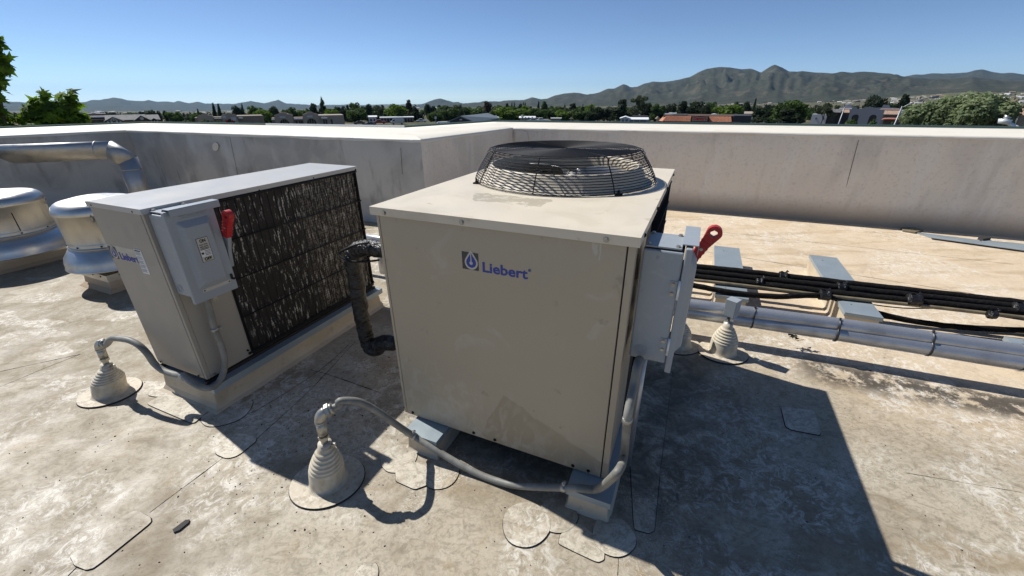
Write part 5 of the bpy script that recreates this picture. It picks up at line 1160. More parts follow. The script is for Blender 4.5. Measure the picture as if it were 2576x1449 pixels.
TL = [  # u, top y, width, distance, kind, shape, lean, label
 (368, 269, 29, 260, 'dark', 'round', 0, 'dark round tree rising behind the grey gabled house'),
 (393, 279, 16, 260, 'dark', 'round', 0, 'small dark tree just right of the dark round tree by the gabled house'),
 (410, 273, 12, 240, 'dark', 'ragged', 0, 'thin dark ragged tree right of the grey gabled house'),
 (440, 279, 42, 230, 'green', 'round', 0, 'broad green tree between the gabled house and the left stucco mall'),
 (484, 279, 28, 230, 'green', 'round', 0, 'green tree directly left of the left stucco mall'),
 (497, 276, 6, 250, 'dark', 'column', 0, 'short pair of dark cypresses behind the left end of the stucco mall'),
 (530, 262, 8, 300, 'dark', 'column', .12, 'tall leaning cypress, left of two behind the left stucco mall'),
 (545, 264.5, 8, 300, 'dark', 'column', .10, 'tall leaning cypress, right of two behind the left stucco mall'),
 (596, 266, 32, 300, 'dark', 'round', 0, 'dark round tree behind the right end of the left stucco mall'),
 (604, 264.5, 6, 320, 'dark', 'column', .1, 'cypress poking out of the dark round tree behind the left mall'),
 (640, 266, 40, 270, 'green', 'round', 0, 'green tree left of the arched stucco mall with darker neighbour'),
 (658, 268, 44, 240, 'bright', 'round', 0, 'bright green tree left of the arched stucco mall'),
 (686, 267, 28, 250, 'dark', 'round', 0, 'dark tree right of the bright green tree by the arched mall'),
 (725, 270, 34, 260, 'green', 'round', 0, 'green tree behind the left portal of the arched mall'),
 (755, 269, 40, 260, 'green', 'round', 0, 'green tree behind the gap between the two mall portals'),
 (786, 258, 27, 250, 'dark', 'ragged', 0, 'dark ragged conifer left of the tall spiky one behind the mall'),
 (808, 244.7, 27, 260, 'dark', 'cone', 0, 'tall spiky conifer standing above the arched mall'),
 (826, 274, 36, 200, 'bright', 'round', 0, 'bright green small tree at the right wing of the arched mall'),
 (859, 266, 30, 270, 'dark', 'round', 0, 'dark tree behind the right wing of the arched mall'),
 (873, 262, 10, 280, 'dark', 'ragged', 0, 'slim dark tree behind the right wing of the arched mall'),
 (893, 256, 30, 290, 'green', 'round', 0, 'taller rounded tree just right of the arched mall'),
 (895, 272, 50, 220, 'green', 'round', 0, 'broad green tree at the right end of the arched mall'),
 (921, 262, 22, 280, 'dark', 'round', 0, 'dark tree left of the grey green one behind the small white house'),
 (946, 257, 34, 300, 'olive', 'round', 0, 'grey green tree behind the small white house'),
 (962, 259, 14, 300, 'rust', 'ragged', 0, 'thin ragged tree right of the grey green tree'),
 (995, 259.6, 52, 240, 'bright', 'round', 0, 'large bright green tree above the long white porch'),
 (1027, 251, 22, 260, 'rust', 'ragged', 0, 'tall half bare tree beside the large bright tree at the porch'),
 (1043, 262, 30, 250, 'dark', 'cone', 0, 'dark conifer right of the half bare tree'),
 (1080, 262, 22, 280, 'dark', 'round', 0, 'dark round tree below the lone cone shaped hill'),
 (1108, 263, 26, 300, 'dark', 'round', 0, 'dark tree right below the top of the lone hill'),
 (1095, 277, 34, 220, 'green', 'round', 0, 'green tree behind the white van'),
 (1130, 271, 42, 230, 'green', 'round', 0, 'green tree left behind the dark metal gabled building'),
 (1156, 261, 24, 270, 'olive', 'round', 0, 'willowy tree behind the left part of the dark gabled building'),
 (1190, 268, 40, 270, 'green', 'round', 0, 'green tree behind the ridge of the dark gabled building'),
 (1224, 254.6, 30, 260, 'rust', 'ragged', 0, 'tall brownish tree above the dark gabled building'),
 (1245, 272, 30, 250, 'green', 'round', 0, 'green tree right behind the dark gabled building'),
 (1276, 258, 16, 300, 'dark', 'ragged', 0, 'dark slim tree left of the four far cypresses'),
 (1283, 269, 62, 215, 'bright', 'round', 0, 'wide leafy tree left of the white mobile home'),
 (1288, 261, 4, 330, 'dark', 'column', 0, 'first thin cypress from the left behind the wide leafy tree'),
 (1294, 261, 4, 330, 'dark', 'column', 0, 'second thin cypress from the left behind the wide leafy tree'),
 (1317, 261, 4, 330, 'dark', 'column', 0, 'left of two thin cypresses behind the white mobile home'),
 (1321, 260, 4, 330, 'dark', 'column', 0, 'right of two thin cypresses behind the white mobile home'),
 (1310, 264, 14, 300, 'dark', 'column', 0, 'dark plump cypress behind the white mobile home'),
 (1333, 266, 28, 280, 'dark', 'round', 0, 'dark green tree behind the right end of the mobile home'),
 (1355, 258, 6, 300, 'dark', 'column', 0, 'thin pointed cypress above the white car'),
 (1351, 272, 40, 240, 'green', 'round', 0, 'green tree behind the white car'),
 (1370, 254.6, 22, 270, 'green', 'ragged', 0, 'tall pointed green tree right of the thin cypress'),
 (1392, 271, 38, 250, 'green', 'round', 0, 'leafy green tree in the middle belt'),
 (1421, 261, 14, 270, 'dark', 'cone', 0, 'small dark conifer, left of three in the middle belt'),
 (1420, 276, 40, 230, 'bright', 'round', 0, 'light green tree in front of the small dark conifers'),
 (1442, 258, 24, 270, 'dark', 'ragged', 0, 'ragged dark tree, middle of three in the belt'),
 (1467, 261, 16, 270, 'dark', 'cone', 0, 'small dark conifer, right of three in the middle belt'),
 (1459, 274, 40, 225, 'green', 'round', 0, 'green tree below the right small conifer'),
 (1488, 261, 18, 270, 'dark', 'cone', 0, 'dark conifer left of the dense dark tree'),
 (1488, 277, 30, 220, 'dark', 'round', 0, 'low dense dark tree in the middle belt'),
 (1506, 262, 30, 240, 'dark', 'round', 0, 'dense dark tree left of the tall black conifer'),
 (1530, 270, 22, 250, 'dark', 'ragged', 0, 'small dark tree beside the lane'),
 (1565, 243, 42, 230, 'dark', 'ragged', 0, 'tall black conifer left of the white house'),
 (1609, 241, 38, 230, 'olive', 'umbrella', 0, 'tall bare stemmed pine standing over the white house'),
 (1627, 259, 26, 260, 'dark', 'round', 0, 'dark tree right of the bare stemmed pine'),
 (1652, 259, 32, 250, 'green', 'ragged', 0, 'green tree left of the tile roofed restaurant'),
 (1600, 280, 24, 280, 'green', 'round', 0, 'low green tree behind the white house'),
 (1688, 252, 27, 270, 'dark', 'round', 0, 'dark tree behind the left end of the tile roof'),
 (1722, 248, 36, 255, 'dark', 'ragged', 0, 'tall dark tree behind the left half of the tile roof'),
 (1757, 253, 50, 250, 'dark', 'round', 0, 'broad dark tree behind the restaurant sign'),
 (1795, 254.5, 30, 270, 'green', 'round', 0, 'green tree behind the right half of the tile roof'),
 (1835, 263, 60, 240, 'bright', 'round', 0, 'bright yellow green tree behind the right half of the tile roof'),
 (1859, 256, 20, 290, 'dark', 'round', 0, 'small dark tree above the yellow green one'),
 (1882, 255.5, 26, 290, 'dark', 'round', 0, 'dark tree right of the yellow green one'),
 (1901, 252, 6, 300, 'dark', 'column', 0, 'thin cypress right of the restaurant'),
 (1917, 266, 46, 230, 'dark', 'ragged', 0, 'brushy dark tree right of the restaurant'),
 (1945, 272, 40, 220, 'dark', 'ragged', 0, 'brushy dark tree left of the huge green tree'),
 (1996, 241, 78, 200, 'green', 'round', 0, 'huge dense green tree left of the mission style building'),
 (1985, 272, 60, 185, 'dark', 'ragged', 0, 'dark lower growth in front of the huge green tree'),
 (2078, 259, 56, 170, 'olive', 'umbrella', .12, 'flat topped pine leaning over the mission style building'),
 (2152, 262, 38, 330, 'bright', 'round', 0, 'bright green tree behind the mission style building'),
 (2208, 240, 60, 300, 'dark', 'round', 0, 'dark round tree above the middle of the mission style building'),
 (2281, 237, 40, 300, 'dark', 'ragged', 0, 'dark bushy tree right of the dark round one'),
 (2245, 258, 26, 320, 'green', 'round', 0, 'small green tree between the two dark trees'),
 (1668, 264, 26, 255, 'green', 'ragged', 0, 'slim green tree left of the dark one by the tile roof'),
 (1778, 262, 26, 240, 'dark', 'round', 0, 'low dark tree right behind the restaurant sign'),
]
for u, yt, wp, r, kd, sh_, ln_, lab in TL: tree(u, yt, wp, r, kd, sh_, lab, FG, ln_)
SL = [(459, 296, 26, 160, 'olive', 'pale round shrub left of the left mall'), (514, 293, 34, 150, 'olive', 'olive shrub in front of the left portal of the left mall'), (544, 297, 26, 148, 'olive', 'olive shrub between the portals of the left mall'),
      (597, 298, 26, 148, 'olive', 'olive shrub right of the red banners'), (613, 303, 18, 146, 'olive', 'low olive shrub right of the left mall portals'), (652, 297, 34, 150, 'olive', 'olive shrub left of the arched mall'),
      (676, 302, 26, 148, 'bright', 'brighter shrub at the left corner of the arched mall'), (1036, 308, 34, 120, 'bright', 'yellow green bush just beyond the parapet left of the pickup'), (2150, 291, 60, 120, 'green', 'dark green shrub row left part before the mission style building'),
      (2205, 288, 64, 118, 'green', 'dark green shrub row right part before the mission style building'), (2250, 296, 40, 112, 'green', 'low green shrub before the orange awning'), (2558, 290, 46, 60, 'rust', 'dark brown shrub at the right edge of the picture'),
      (2552, 306, 40, 50, 'green', 'low dark shrub at the right edge below the brown one'), (805, 306, 10, 150, 'green', 'small shrub at the foot of the right wing of the arched mall'), (1560, 301, 24, 190, 'dark', 'dark shrub beside the white house')]
for u, yt, wp, r, kd, lab in SL: tree(u, yt, wp, r, kd, 'shrub', lab, 'shrubs of the town')
# filler belt: countable, but alike
for i in range(230):
    u = tr.uniform(-60, 2560) if i % 3 else tr.uniform(850, 1950); r = tr.uniform(270, 600); yl = np.interp(u, [0, 600, 720, 1288, 1700, 2100, 2576], [284, 281, 274, 268, 266, 264, 262])
    tree(u, yl+tr.uniform(-2, 9), tr.uniform(20, 42), r, tr.choice(['dark', 'green', 'green', 'olive', 'dark']), tr.choice(['round', 'round', 'ragged', 'round', 'cone']), 'low tree in the far green belt behind the nearer trees of the town', 'far belt trees')
for i in range(46):
    u = tr.uniform(860, 1660); tree(u, np.interp(u, [860, 1288, 1660], [268, 266, 263])+tr.uniform(-2, 8), tr.uniform(26, 46), tr.uniform(250, 330), tr.choice(['dark', 'green', 'green', 'olive', 'bright']), tr.choice(['round', 'round', 'ragged']), 'low tree in the far green belt behind the nearer trees of the town', 'far belt trees')
# far scrub dots on the plain and slopes: nobody could count them
mb = MB(); R = random.Random(9)
for i in range(9000):
    az = R.uniform(-.95, .95); r = math.exp(R.uniform(math.log(450), math.log(5200))); x, y = r*math.sin(az), r*math.cos(az); z = terr(x, y)
    s = R.uniform(1.6, 4.2)*(1+.25*(r > 2000)); h = s*R.uniform(.6, 1.1)
    mb.add([(x-s*.5, y, z-1), (x, y-s*.5, z-1), (x+s*.5, y, z-1), (x, y+s*.5, z-1), (x-s*.25, y, z+h), (x+s*.3, y-s*.1, z+h*.9)], [(0, 1, 4), (1, 5, 4), (1, 2, 5), (2, 3, 5), (3, 4, 5), (3, 0, 4)])
o = mb.build('distant_scrub', FM['dark'], kind='stuff'); tag(o, 'dark scrub trees dotting the plain and the lower slopes', 'scrub')

# near sycamores at the left edge, with lobed leaves one can pick out
def leaf_mesh(seed):
    R = random.Random(seed); pts = []
    lob = [(-2.5, .30), (-2.1, .55), (-1.72, .34), (-1.3, .80), (-.62, .42), (-.42, .62), (0.0, 1.05), (.42, .62), (.62, .42), (1.3, .80), (1.72, .34), (2.1, .55), (2.5, .30), (PI, .12)]
    lob = [(-2.5, .34), (-2.0, .62), (-1.55, .40), (-1.05, .92), (-.5, .46), (0, 1.1), (.5, .46), (1.05, .92), (1.55, .40), (2.0, .62), (2.5, .34), (PI, .16)]
    vs = [(0, 0, 0.0)]+[(r*math.sin(a)*R.uniform(.9, 1.1), r*math.cos(a)*R.uniform(.9, 1.1), -.28*r*r*abs(math.sin(a))+R.uniform(-.04, .04)) for a, r in lob]
    k = len(lob); mb = MB().add(vs, [(0, 1+(j+1) % k, 1+j) for j in range(k)]); o = mb.build('leaf', FM['leaf']); me = o.data; bpy.data.objects.remove(o); return me
LM = [leaf_mesh(s) for s in range(6)]
for i_, (k_, c_, c2_) in enumerate((('a', (.035, .07, .008), (.05, .095, .012)), ('b', (.13, .21, .018), (.17, .26, .03)))):
    fm = foliage('leaf_sycamore_'+k_, c_, c2_)
    for me in LM[i_*2+2:i_*2+4]: me.materials.clear(); me.materials.append(fm)
def sycamore(u0, v0, r, lobes, nleaf, label, seed):
    """lobes: (u, v, radius px) in the picture at distance r (dr)"""
    R = random.Random(seed); b = PT(u0, v0, r); root = empty('sycamore_tree', (b[0], b[1], -8.4), 0, label, 'tree'); ro = np.array([b[0], b[1], -8.4])
    cs = []
    for (u, v, rp, dr) in lobes:
        c_ = PT(u, v, r+dr); e_ = PT(u+rp, v, r+dr); cs.append((c_-ro, np.linalg.norm(e_-c_)))
    mb = MB(); top = max(c_[2] for c_, _ in cs)
    mb.tube([(0, 0, 0), (.1, .05, top*.45), (0, 0, top*.8)], [.22, .16, .08], 10)
    for c_, q in cs: s = np.array([0, 0, max(1.0, c_[2]-2.2)]); mb.tube([s, (s+c_)/2+[0, 0, .15], c_], [.07, .04, .012], 6)
    mb.build('trunk', M['bark'], root)
    leaves = []
    wt = [q**2 for _, q in cs]
    for i in range(nleaf):
        c_, q = R.choices(cs, wt)[0]
        v = np.array([R.gauss(0, 1), R.gauss(0, 1), R.gauss(0, 1)]); v /= np.linalg.norm(v); d = q*R.uniform(.35, 1.12); p = c_+v*d
        nrm = Vector(v+np.array([0, -.3, .8])+np.array([R.gauss(0, .5) for _ in range(3)])).normalized()
        qt = nrm.to_track_quat('Z', 'Y') @ Matrix.Rotation(R.uniform(0, 2*PI), 4, 'Z').to_quaternion()
        leaves.append((p, qt, R.uniform(.11, .19), d/q))
    P_ = lambda p: -(np.dot(p+ro-EYE, FWD)*0+np.linalg.norm((p+ro-EYE)))
    order = sorted(range(nleaf), key=lambda i: (np.linalg.norm(leaves[i][0]+ro-EYE)-leaves[i][3]*1.2))
    for i in order[:300]:
        p, qt, s, _ = leaves[i]; o = bpy.data.objects.new('leaf', LM[(i*7) % 6]); C.objects.link(o); o.parent = root; o.location = tuple(p); o.rotation_mode = 'QUATERNION'; o.rotation_quaternion = qt; o.scale = (s, s, s)
    mb = MB()
    for i in order[300:]:
        p, qt, s, _ = leaves[i]; me = LM[(i*7) % 6]; M_ = Matrix.Translation(Vector(p)) @ qt.to_matrix().to_4x4() @ Matrix.Scale(s, 4)
        mb.add([M_ @ v.co for v in me.vertices], [tuple(f.vertices) for f in me.polygons], ((i*7) % 6)//2)
    mb.build('foliage', [LM[0].materials[0], LM[2].materials[0], LM[4].materials[0]], root, kind='stuff')
sycamore(-60, 250, 14, [(-40, 115, 52, 0), (-30, 150, 52, .2), (-60, 200, 70, 0), (-45, 250, 58, 0), (-35, 290, 48, .2), (-60, 330, 70, 0), (-120, 140, 80, .5), (-140, 240, 90, .5), (-25, 95, 24, 0), (-12, 165, 34, 0), (-20, 300, 42, 0)], 1400, 'tall sycamore with large lobed leaves cut by the left edge of the picture', 4)
sycamore(140, 300, 14, [(100, 262, 26, 0), (165, 262, 30, 0), (85, 290, 34, .1), (140, 290, 45, 0), (190, 300, 34, 0), (110, 330, 55, 0), (175, 335, 55, 0), (175, 240, 17, 0), (112, 238, 13, 0), (60, 305, 20, 0), (30, 322, 22, 0)], 820, 'top of a sycamore with large lobed leaves left of the blue mountains', 8)
# pale leafy tree at the right, near the roof
def leafy(u0, r, lobes, nleaf, label, seed, mat, size):
    R = random.Random(seed); b = PT(u0, 300, r); root = empty('leafy_tree', (b[0], b[1], -8.4), 0, label, 'tree'); ro = np.array([b[0], b[1], -8.4]); cs = []
    for (u, v, rp, dr) in lobes:
        c_ = PT(u, v, r+dr); e_ = PT(u, v+rp, r+dr); cs.append((c_-ro, np.linalg.norm(e_-c_)))
    mb = MB(); top = max(c_[2] for c_, _ in cs); mb.tube([(0, 0, 0), (.1, .1, top*.5), (0, 0, top*.8)], [.3, .2, .08], 10)
    for c_, q in cs: s = np.array([0, 0, max(1.0, c_[2]-3)]); mb.tube([s, (s+c_)/2+[0, 0, .3], c_], [.12, .07, .02], 6)
    mb.build('trunk', M['bark'], root)
    mb = MB(); wt = [q**2 for _, q in cs]
    for i in range(nleaf):
        c_, q = R.choices(cs, wt)[0]; v = np.array([R.gauss(0, 1), R.gauss(0, 1), R.gauss(0, 1)]); v /= np.linalg.norm(v); p = Vector(c_+v*q*R.uniform(.6, 1.12))
        nrm = Vector(v+np.array([R.gauss(0, .6), R.gauss(0, .6), .5+R.gauss(0, .5)])).normalized(); t = nrm.orthogonal().normalized(); t = Matrix.Rotation(R.uniform(0, 2*PI), 3, nrm) @ t; bb = nrm.cross(t); s = size*R.uniform(.6, 1.4)
        mb.add([p+t*s, p+bb*s*.5, p-t*s, p-bb*s*.5], [(0, 1, 2, 3)])
    mb.build('crown', mat, root, kind='stuff')
leafy(2420, 34, [(2300, 292, 26, 0), (2340, 282, 26, 0), (2385, 275, 32, 0), (2430, 268, 32, 0), (2470, 262, 26, 0), (2500, 268, 26, .5), (2530, 285, 26, 0), (2350, 305, 34, 0), (2420, 305, 44, 0), (2490, 305, 40, 0), (2450, 285, 36, -1), (2300, 318, 24, 0), (2390, 262, 14, 0), (2480, 250, 13, 0), (2540, 278, 16, 0)], 17000, 'pale green leafy tree right in front of the town at the right', 12, FM['pale'], .105)

# ---------------------------------------------------------------- buildings of the town
def bm_(n, c, **k): return pmat(n, c, .8, spec=.2, **k)
M['stucco'] = bm_('brown_stucco', (.27, .22, .17), layers=[((.22, .18, .14), dict(scale=.8, detail=5, lo=.45, hi=.65, k=.6))])
M['stuccolight'] = bm_('pale_stucco', (.36, .30, .24)); M['wwall'] = bm_('white_wall', (.62, .62, .60)); M['wroof'] = bm_('white_metal_roof', (.74, .75, .76))
M['shingle'] = bm_('grey_shingle', (.17, .17, .165), layers=[((.12, .12, .12), dict(scale=1.5, detail=5, lo=.45, hi=.6))]); M['brownwall'] = bm_('brown_wall', (.12, .075, .055))
M['bluemetal'] = bm_('blue_grey_metal_roof', (.16, .19, .22)); M['charcoal'] = bm_('charcoal_wall', (.055, .055, .06)); M['tile'] = bm_('clay_tile', (.52, .23, .13), layers=[((.38, .16, .10), dict(scale=2.5, detail=3, lo=.45, hi=.6, k=.8)), ((.62, .38, .26), dict(scale=4, seed=3, lo=.55, hi=.65, k=.8))])
M['greywall'] = bm_('grey_stucco', (.25, .255, .28)); M['greylight'] = bm_('pale_grey_stucco', (.50, .51, .54)); M['glass'] = pmat('dark_window', (.02, .025, .03), .15); M['asph'] = bm_('asphalt', (.06, .06, .06))
M['signred'] = bm_('sign_red', (.55, .02, .02)); M['pole'] = pmat('grey_pole', (.24, .25, .26), .45, .5); M['orange'] = bm_('terracotta_awning', (.45, .18, .12))
def bld(name, u0, u1, r, label, yaw=0.0, cat='building'):
    a, b = PT(u0, 300, r), PT(u1, 300, r); c_ = (a+b)/2; rz = math.atan2(b[1]-a[1], b[0]-a[0])+yaw; zb = terr(c_[0], c_[1])
    e = empty(name, (c_[0], c_[1], zb), rz, label, cat); Wd = float(np.linalg.norm(b[:2]-a[:2])); k = Wd/(u1-u0); um = (u0+u1)/2
    X = lambda u: (u-um)*k
    def Z(v, u=None):
        p = PT(u if u is not None else um, v, math.hypot(c_[0], c_[1])); return p[2]-zb
    return e, X, Z, Wd
XZ = lambda x, y, z: (x, -z, y)         # polygon drawn in x-z, extruded towards the camera
def wallpoly(e, pts, y0, y1, mat, name='wall', side=None):
    # y grows away from the camera
    if sum(pts[i-1][0]*pts[i][1]-pts[i][0]*pts[i-1][1] for i in range(len(pts))) < 0: pts = pts[::-1]
    return MB().prism(pts, -y1, -y0, T=XZ).build(name, mat, e)
def bx(e, x0, x1, y0, y1, z0, z1, mat, name): return MB().box(x0, x1, y0, y1, z0, z1).build(name, mat, e)
def gable_roof(e, x0, x1, y0, y1, z0, z1, mat, along='x', ov=.3, name='roof', th=.12):
    """gabled roof: ridge along x or y"""
    if along == 'x':
        ym = (y0+y1)/2; mb = MB().add([(x0-ov, y0-ov, z0), (x1+ov, y0-ov, z0), (x1+ov, ym, z1), (x0-ov, ym, z1), (x0-ov, y1+ov, z0), (x1+ov, y1+ov, z0)]+[(x0-ov, y0-ov, z0-th), (x1+ov, y0-ov, z0-th), (x1+ov, y1+ov, z0-th), (x0-ov, y1+ov, z0-th)],
                              [(0, 1, 2, 3), (3, 2, 5, 4), (0, 3, 4, 9, 6), (1, 7, 8, 5, 2), (6, 7, 1, 0), (4, 5, 8, 9)])
    else:
        xm = (x0+x1)/2; mb = MB().add([(x0-ov, y0-ov, z0), (x0-ov, y1+ov, z0), (xm, y1+ov, z1), (xm, y0-ov, z1), (x1+ov, y0-ov, z0), (x1+ov, y1+ov, z0)]+[(x0-ov, y0-ov, z0-th), (x0-ov, y1+ov, z0-th), (x1+ov, y1+ov, z0-th), (x1+ov, y0-ov, z0-th), (xm, y0-ov, z1-th*1.2), (xm, y1+ov, z1-th*1.2)],
                              [(1, 0, 3, 2), (2, 3, 4, 5), (0, 1, 7, 6), (4, 9, 8, 5), (0, 6, 10, 3), (3, 10, 9, 4), (1, 2, 11, 7), (2, 5, 8, 11)])
    return mb.build(name, mat, e)
def arch_pts(x0, x1, z0, zt, n=10):
    c_ = (x0+x1)/2; R = (x1-x0)/2; zs = zt-R*.9; return [(x0, z0), (x0, zs)]+[(c_-R*math.cos(PI*i/n), zs+R*.9*math.sin(PI*i/n)) for i in range(1, n)]+[(x1, zs), (x1, z0)]
def mission_peak(xl, xr, zs, zp):
    """stepped curved parapet outline from left to right"""
    c_ = (xl+xr)/2; w_ = (xr-xl)/2; h = zp-zs
    return [(xl, zs), (xl+w_*.08, zs+h*.25), (xl+w_*.35, zs+h*.45)]+[(c_-w_*.45*math.cos(PI*i/8), zs+h*.5+h*.5*math.sin(PI*i/8)) for i in range(0, 9)]+[(xr-w_*.35, zs+h*.45), (xr-w_*.08, zs+h*.25), (xr, zs)]
def window(e, x0, x1, z0, z1, y, fr='wwall'):
    f = MB().box(x0-.08, x1+.08, y-.06, y+.02, z0-.08, z1+.08).build('window', M[fr], e); MB().box(x0, x1, y-.085, y-.061, z0, z1).build('pane', M['glass'], f); return f

# arched stucco mall
e, X, Z, Wd = bld('stucco_mall', 683, 866, 165, 'brown stucco mall with two curved arched portals, behind the middle left parapet')
zw = Z(298); zr_ = Z(291.5)
for (a0, a1, o0_, o1_) in ((691, 735, 702, 724), (760, 800, 768, 792)):
    out = mission_peak(X(a0), X(a1), Z(289), Z(281.5))
    pts = [(X(a0), 0)]+out+[(X(a1), 0)]+[(p[0], max(0, p[1])) for p in reversed(arch_pts(X(o0_), X(o1_), 0, Z(298)))]
    mb = MB(); wallpoly(e, pts, -1.2, -.6, M['stuccolight'], 'portal_wall')
    wallpoly(e, [(X(a0)+.02, 0)]+[(x, z-.05) for x, z in out]+[(X(a1)-.02, 0)], 6.0, 6.4, M['stucco'], 'portal_back')
    gx = (a0+a1)/2; g = gable_roof(e, X(a0)+.3, X(a1)-.3, -.55, 6, Z(289), Z(283.5), M['stuccolight'], 'y', 0)
    bx(e, X(a0)+.1, X(a0)+.4, -.6, 6, 0, Z(289.3), M['stucco'], 'wall'); bx(e, X(a1)-.4, X(a1)-.1, -.6, 6, 0, Z(289.3), M['stucco'], 'wall')
    bx(e, X(o0_)-.3, X(o1_)+.3, 1.6, 1.7, 0, Z(299), M['glass'], 'shop_front')
    for t in (.25, .5, .75): bx(e, X(o0_)+(X(o1_)-X(o0_))*t-.05, X(o0_)+(X(o1_)-X(o0_))*t+.05, 1.5, 1.59, 0, Z(300), M['pole'], 'mullion')
    sb = bx(e, X(gx-9), X(gx+5), -1.32, -1.2, Z(295), Z(290.5), M['greylight'], 'sign_board')
bx(e, X(735), X(760), .2, 6, 0, Z(295), M['stucco'], 'wall'); bx(e, X(683), X(691), .2, 6, 0, Z(295), M['stucco'], 'wall'); bx(e, X(800), X(866), .4, 12, 0, Z(291), M['stuccolight'], 'wing_wall')
bx(e, X(737), X(759), -.8, .19, Z(299.5), Z(297.2), M['wroof'], 'awning'); bx(e, X(683.5), X(690.5), -.8, .19, Z(299.5), Z(297), M['wroof'], 'awning'); bx(e, X(806), X(822), -.6, .39, Z(299), Z(296.5), M['wroof'], 'awning')
for u in (742, 750, 755): window(e, X(u-2), X(u+2), .4, Z(303), .2, 'stucco')
for u in (812, 818, 832): window(e, X(u-2), X(u+2), .8, Z(302), .4, 'stucco')
# left stucco mall
e, X, Z, Wd = bld('stucco_mall', 490, 664, 172, 'brown stucco mall with two curved peaks and red banners, left of the arched one')
for (a0, a1, pk, st, o0_, o1_) in ((497, 535, 284.5, 291, 507, 526), (556, 595, 283.5, 290.5, 566, 586)):
    out = mission_peak(X(a0), X(a1), Z(st), Z(pk)); pts = [(X(a0), 0)]+out+[(X(a1), 0)]+[(p[0], max(0, p[1])) for p in reversed(arch_pts(X(o0_), X(o1_), 0, Z(299)))]
    wallpoly(e, pts, -1.2, -.6, M['stuccolight'], 'portal_wall'); gable_roof(e, X(a0)+.3, X(a1)-.3, -.55, 6, Z(st), Z(pk+2), M['stuccolight'], 'y', 0)
    bx(e, X(a0)+.1, X(a0)+.4, -.6, 6, 0, Z(st+.3), M['stucco'], 'wall'); bx(e, X(a1)-.4, X(a1)-.1, -.6, 6, 0, Z(st+.3), M['stucco'], 'wall'); bx(e, X(o0_), X(o1_), 1.6, 1.7, 0, Z(299), M['glass'], 'shop_front')
bx(e, X(490), X(497), .2, 6, 0, Z(294), M['stucco'], 'wall'); bx(e, X(535), X(556), .2, 6, 0, Z(293.5), M['stucco'], 'wall'); bx(e, X(595), X(664), .2, 12, 0, Z(292.5), M['stucco'], 'wing_wall')
bx(e, X(537), X(555), -.8, .19, Z(297.6), Z(296), M['wroof'], 'awning'); bx(e, X(598), X(609), -.8, .19, Z(298.6), Z(296.5), M['wroof'], 'awning')
bx(e, X(558), X(567), -1.32, -1.2, Z(297), Z(290.5), M['greylight'], 'sign_board'); bx(e, X(578), X(591), -1.32, -1.2, Z(304), Z(294.5), M['greylight'], 'sign_board')
for u in (565, 580): bx(e, X(u-1.6), X(u+1.8), -1.5, -1.4, Z(311), Z(301.5), M['signred'], 'red_banner')
# grey gabled houses
e, X, Z, Wd = bld('gabled_house', 262, 402, 120, 'low grey shingled building with several gables and timber brackets, left behind the parapet')
bx(e, X(268), X(400), 0, 9, 0, Z(302), M['brownwall'], 'wall')
gable_roof(e, X(270), X(362), 0, 9, Z(301), Z(289.5), M['shingle'], 'x', .4); gable_roof(e, X(330), X(398), 1, 9, Z(303), Z(291), M['shingle'], 'x', .4, 'rear_roof')
g = gable_roof(e, X(262), X(308), -3, 3, Z(302), Z(291.5), M['shingle'], 'y', .1, 'porch_roof'); wallpoly(e, [(X(266), Z(302)), (X(304), Z(302)), (X(285), Z(293))], -2.6, -2.4, M['stuccolight'], 'gable_wall')
for u in (270, 279, 291, 300): MB().tube([(X(u), -2.9, 0), (X(u), -2.9, Z(302))], .14, 8).build('post', M['wwall'], e)
for u in (276, 285, 294): MB().tube([(X(u), -2.95, Z(302)), (X(285), -2.95, Z(293.5))], .07, 6).build('bracket', M['wwall'], e)
gable_roof(e, X(336), X(374), -2, 4, Z(303), Z(290), M['shingle'], 'y', .2, 'gable_roof'); wallpoly(e, [(X(338), Z(304)), (X(372), Z(304)), (X(355), Z(292))], -1.9, -1.7, M['brownwall'], 'gable_wall')
MB().tube([(X(355), -1.95, Z(297)), (X(355), -2.0, Z(297))], .35, 14).build('round_vent', M['wwall'], e)
gable_roof(e, X(376), X(396), -1, 4, Z(305), Z(298), M['shingle'], 'y', .2, 'gable_roof')
for u in (378, 386, 393): MB().tube([(X(u), -.9, 0), (X(u), -.9, Z(305))], .1, 6).build('post', M['wwall'], e)
# brown store
e, X, Z, Wd = bld('brown_store', 222, 276, 128, 'flat roofed reddish brown store at the left behind the second sycamore')
bx(e, X(222), X(276), 0, 10, 0, Z(293.5), M['brownwall'], 'wall'); bx(e, X(221), X(277), -.3, .0, Z(295.5), Z(293), M['wroof'], 'roof_edge'); bx(e, X(232), X(262), -.12, -.01, .2, Z(303), M['glass'], 'shop_window'); bx(e, X(228), X(266), -.5, -.01, Z(301.5), Z(299.5), M['stuccolight'], 'sign_band')
e, X, Z, Wd = bld('grey_store', 228, 270, 190, 'long dark grey flat roof behind the brown store at the left')
bx(e, X(225), X(272), 0, 10, 0, Z(286), M['shingle'], 'wall'); bx(e, X(236), X(246), 3, 6, Z(286), Z(283.5), M['pole'], 'roof_unit')
# roadside sign seen through the leaves at the far left
e, X, Z, Wd = bld('pole_sign', 64, 76, 110, 'white roadside sign with red marks seen between the two sycamores', cat='sign')
bx(e, X(64), X(76), 0, .4, Z(307), Z(291), M['wwall'], 'sign_panel'); MB().tube([(0, .2, 0), (0, .2, Z(307))], .2, 8).build('pole', M['pole'], e); bx(e, X(66), X(74), -.05, -.01, Z(304), Z(299), M['signred'], 'sign_mark'); MB().tube([(X(70), -.05, Z(295)), (X(70), -.01, Z(295))], .45, 16).build('sign_mark', M['signred'], e)
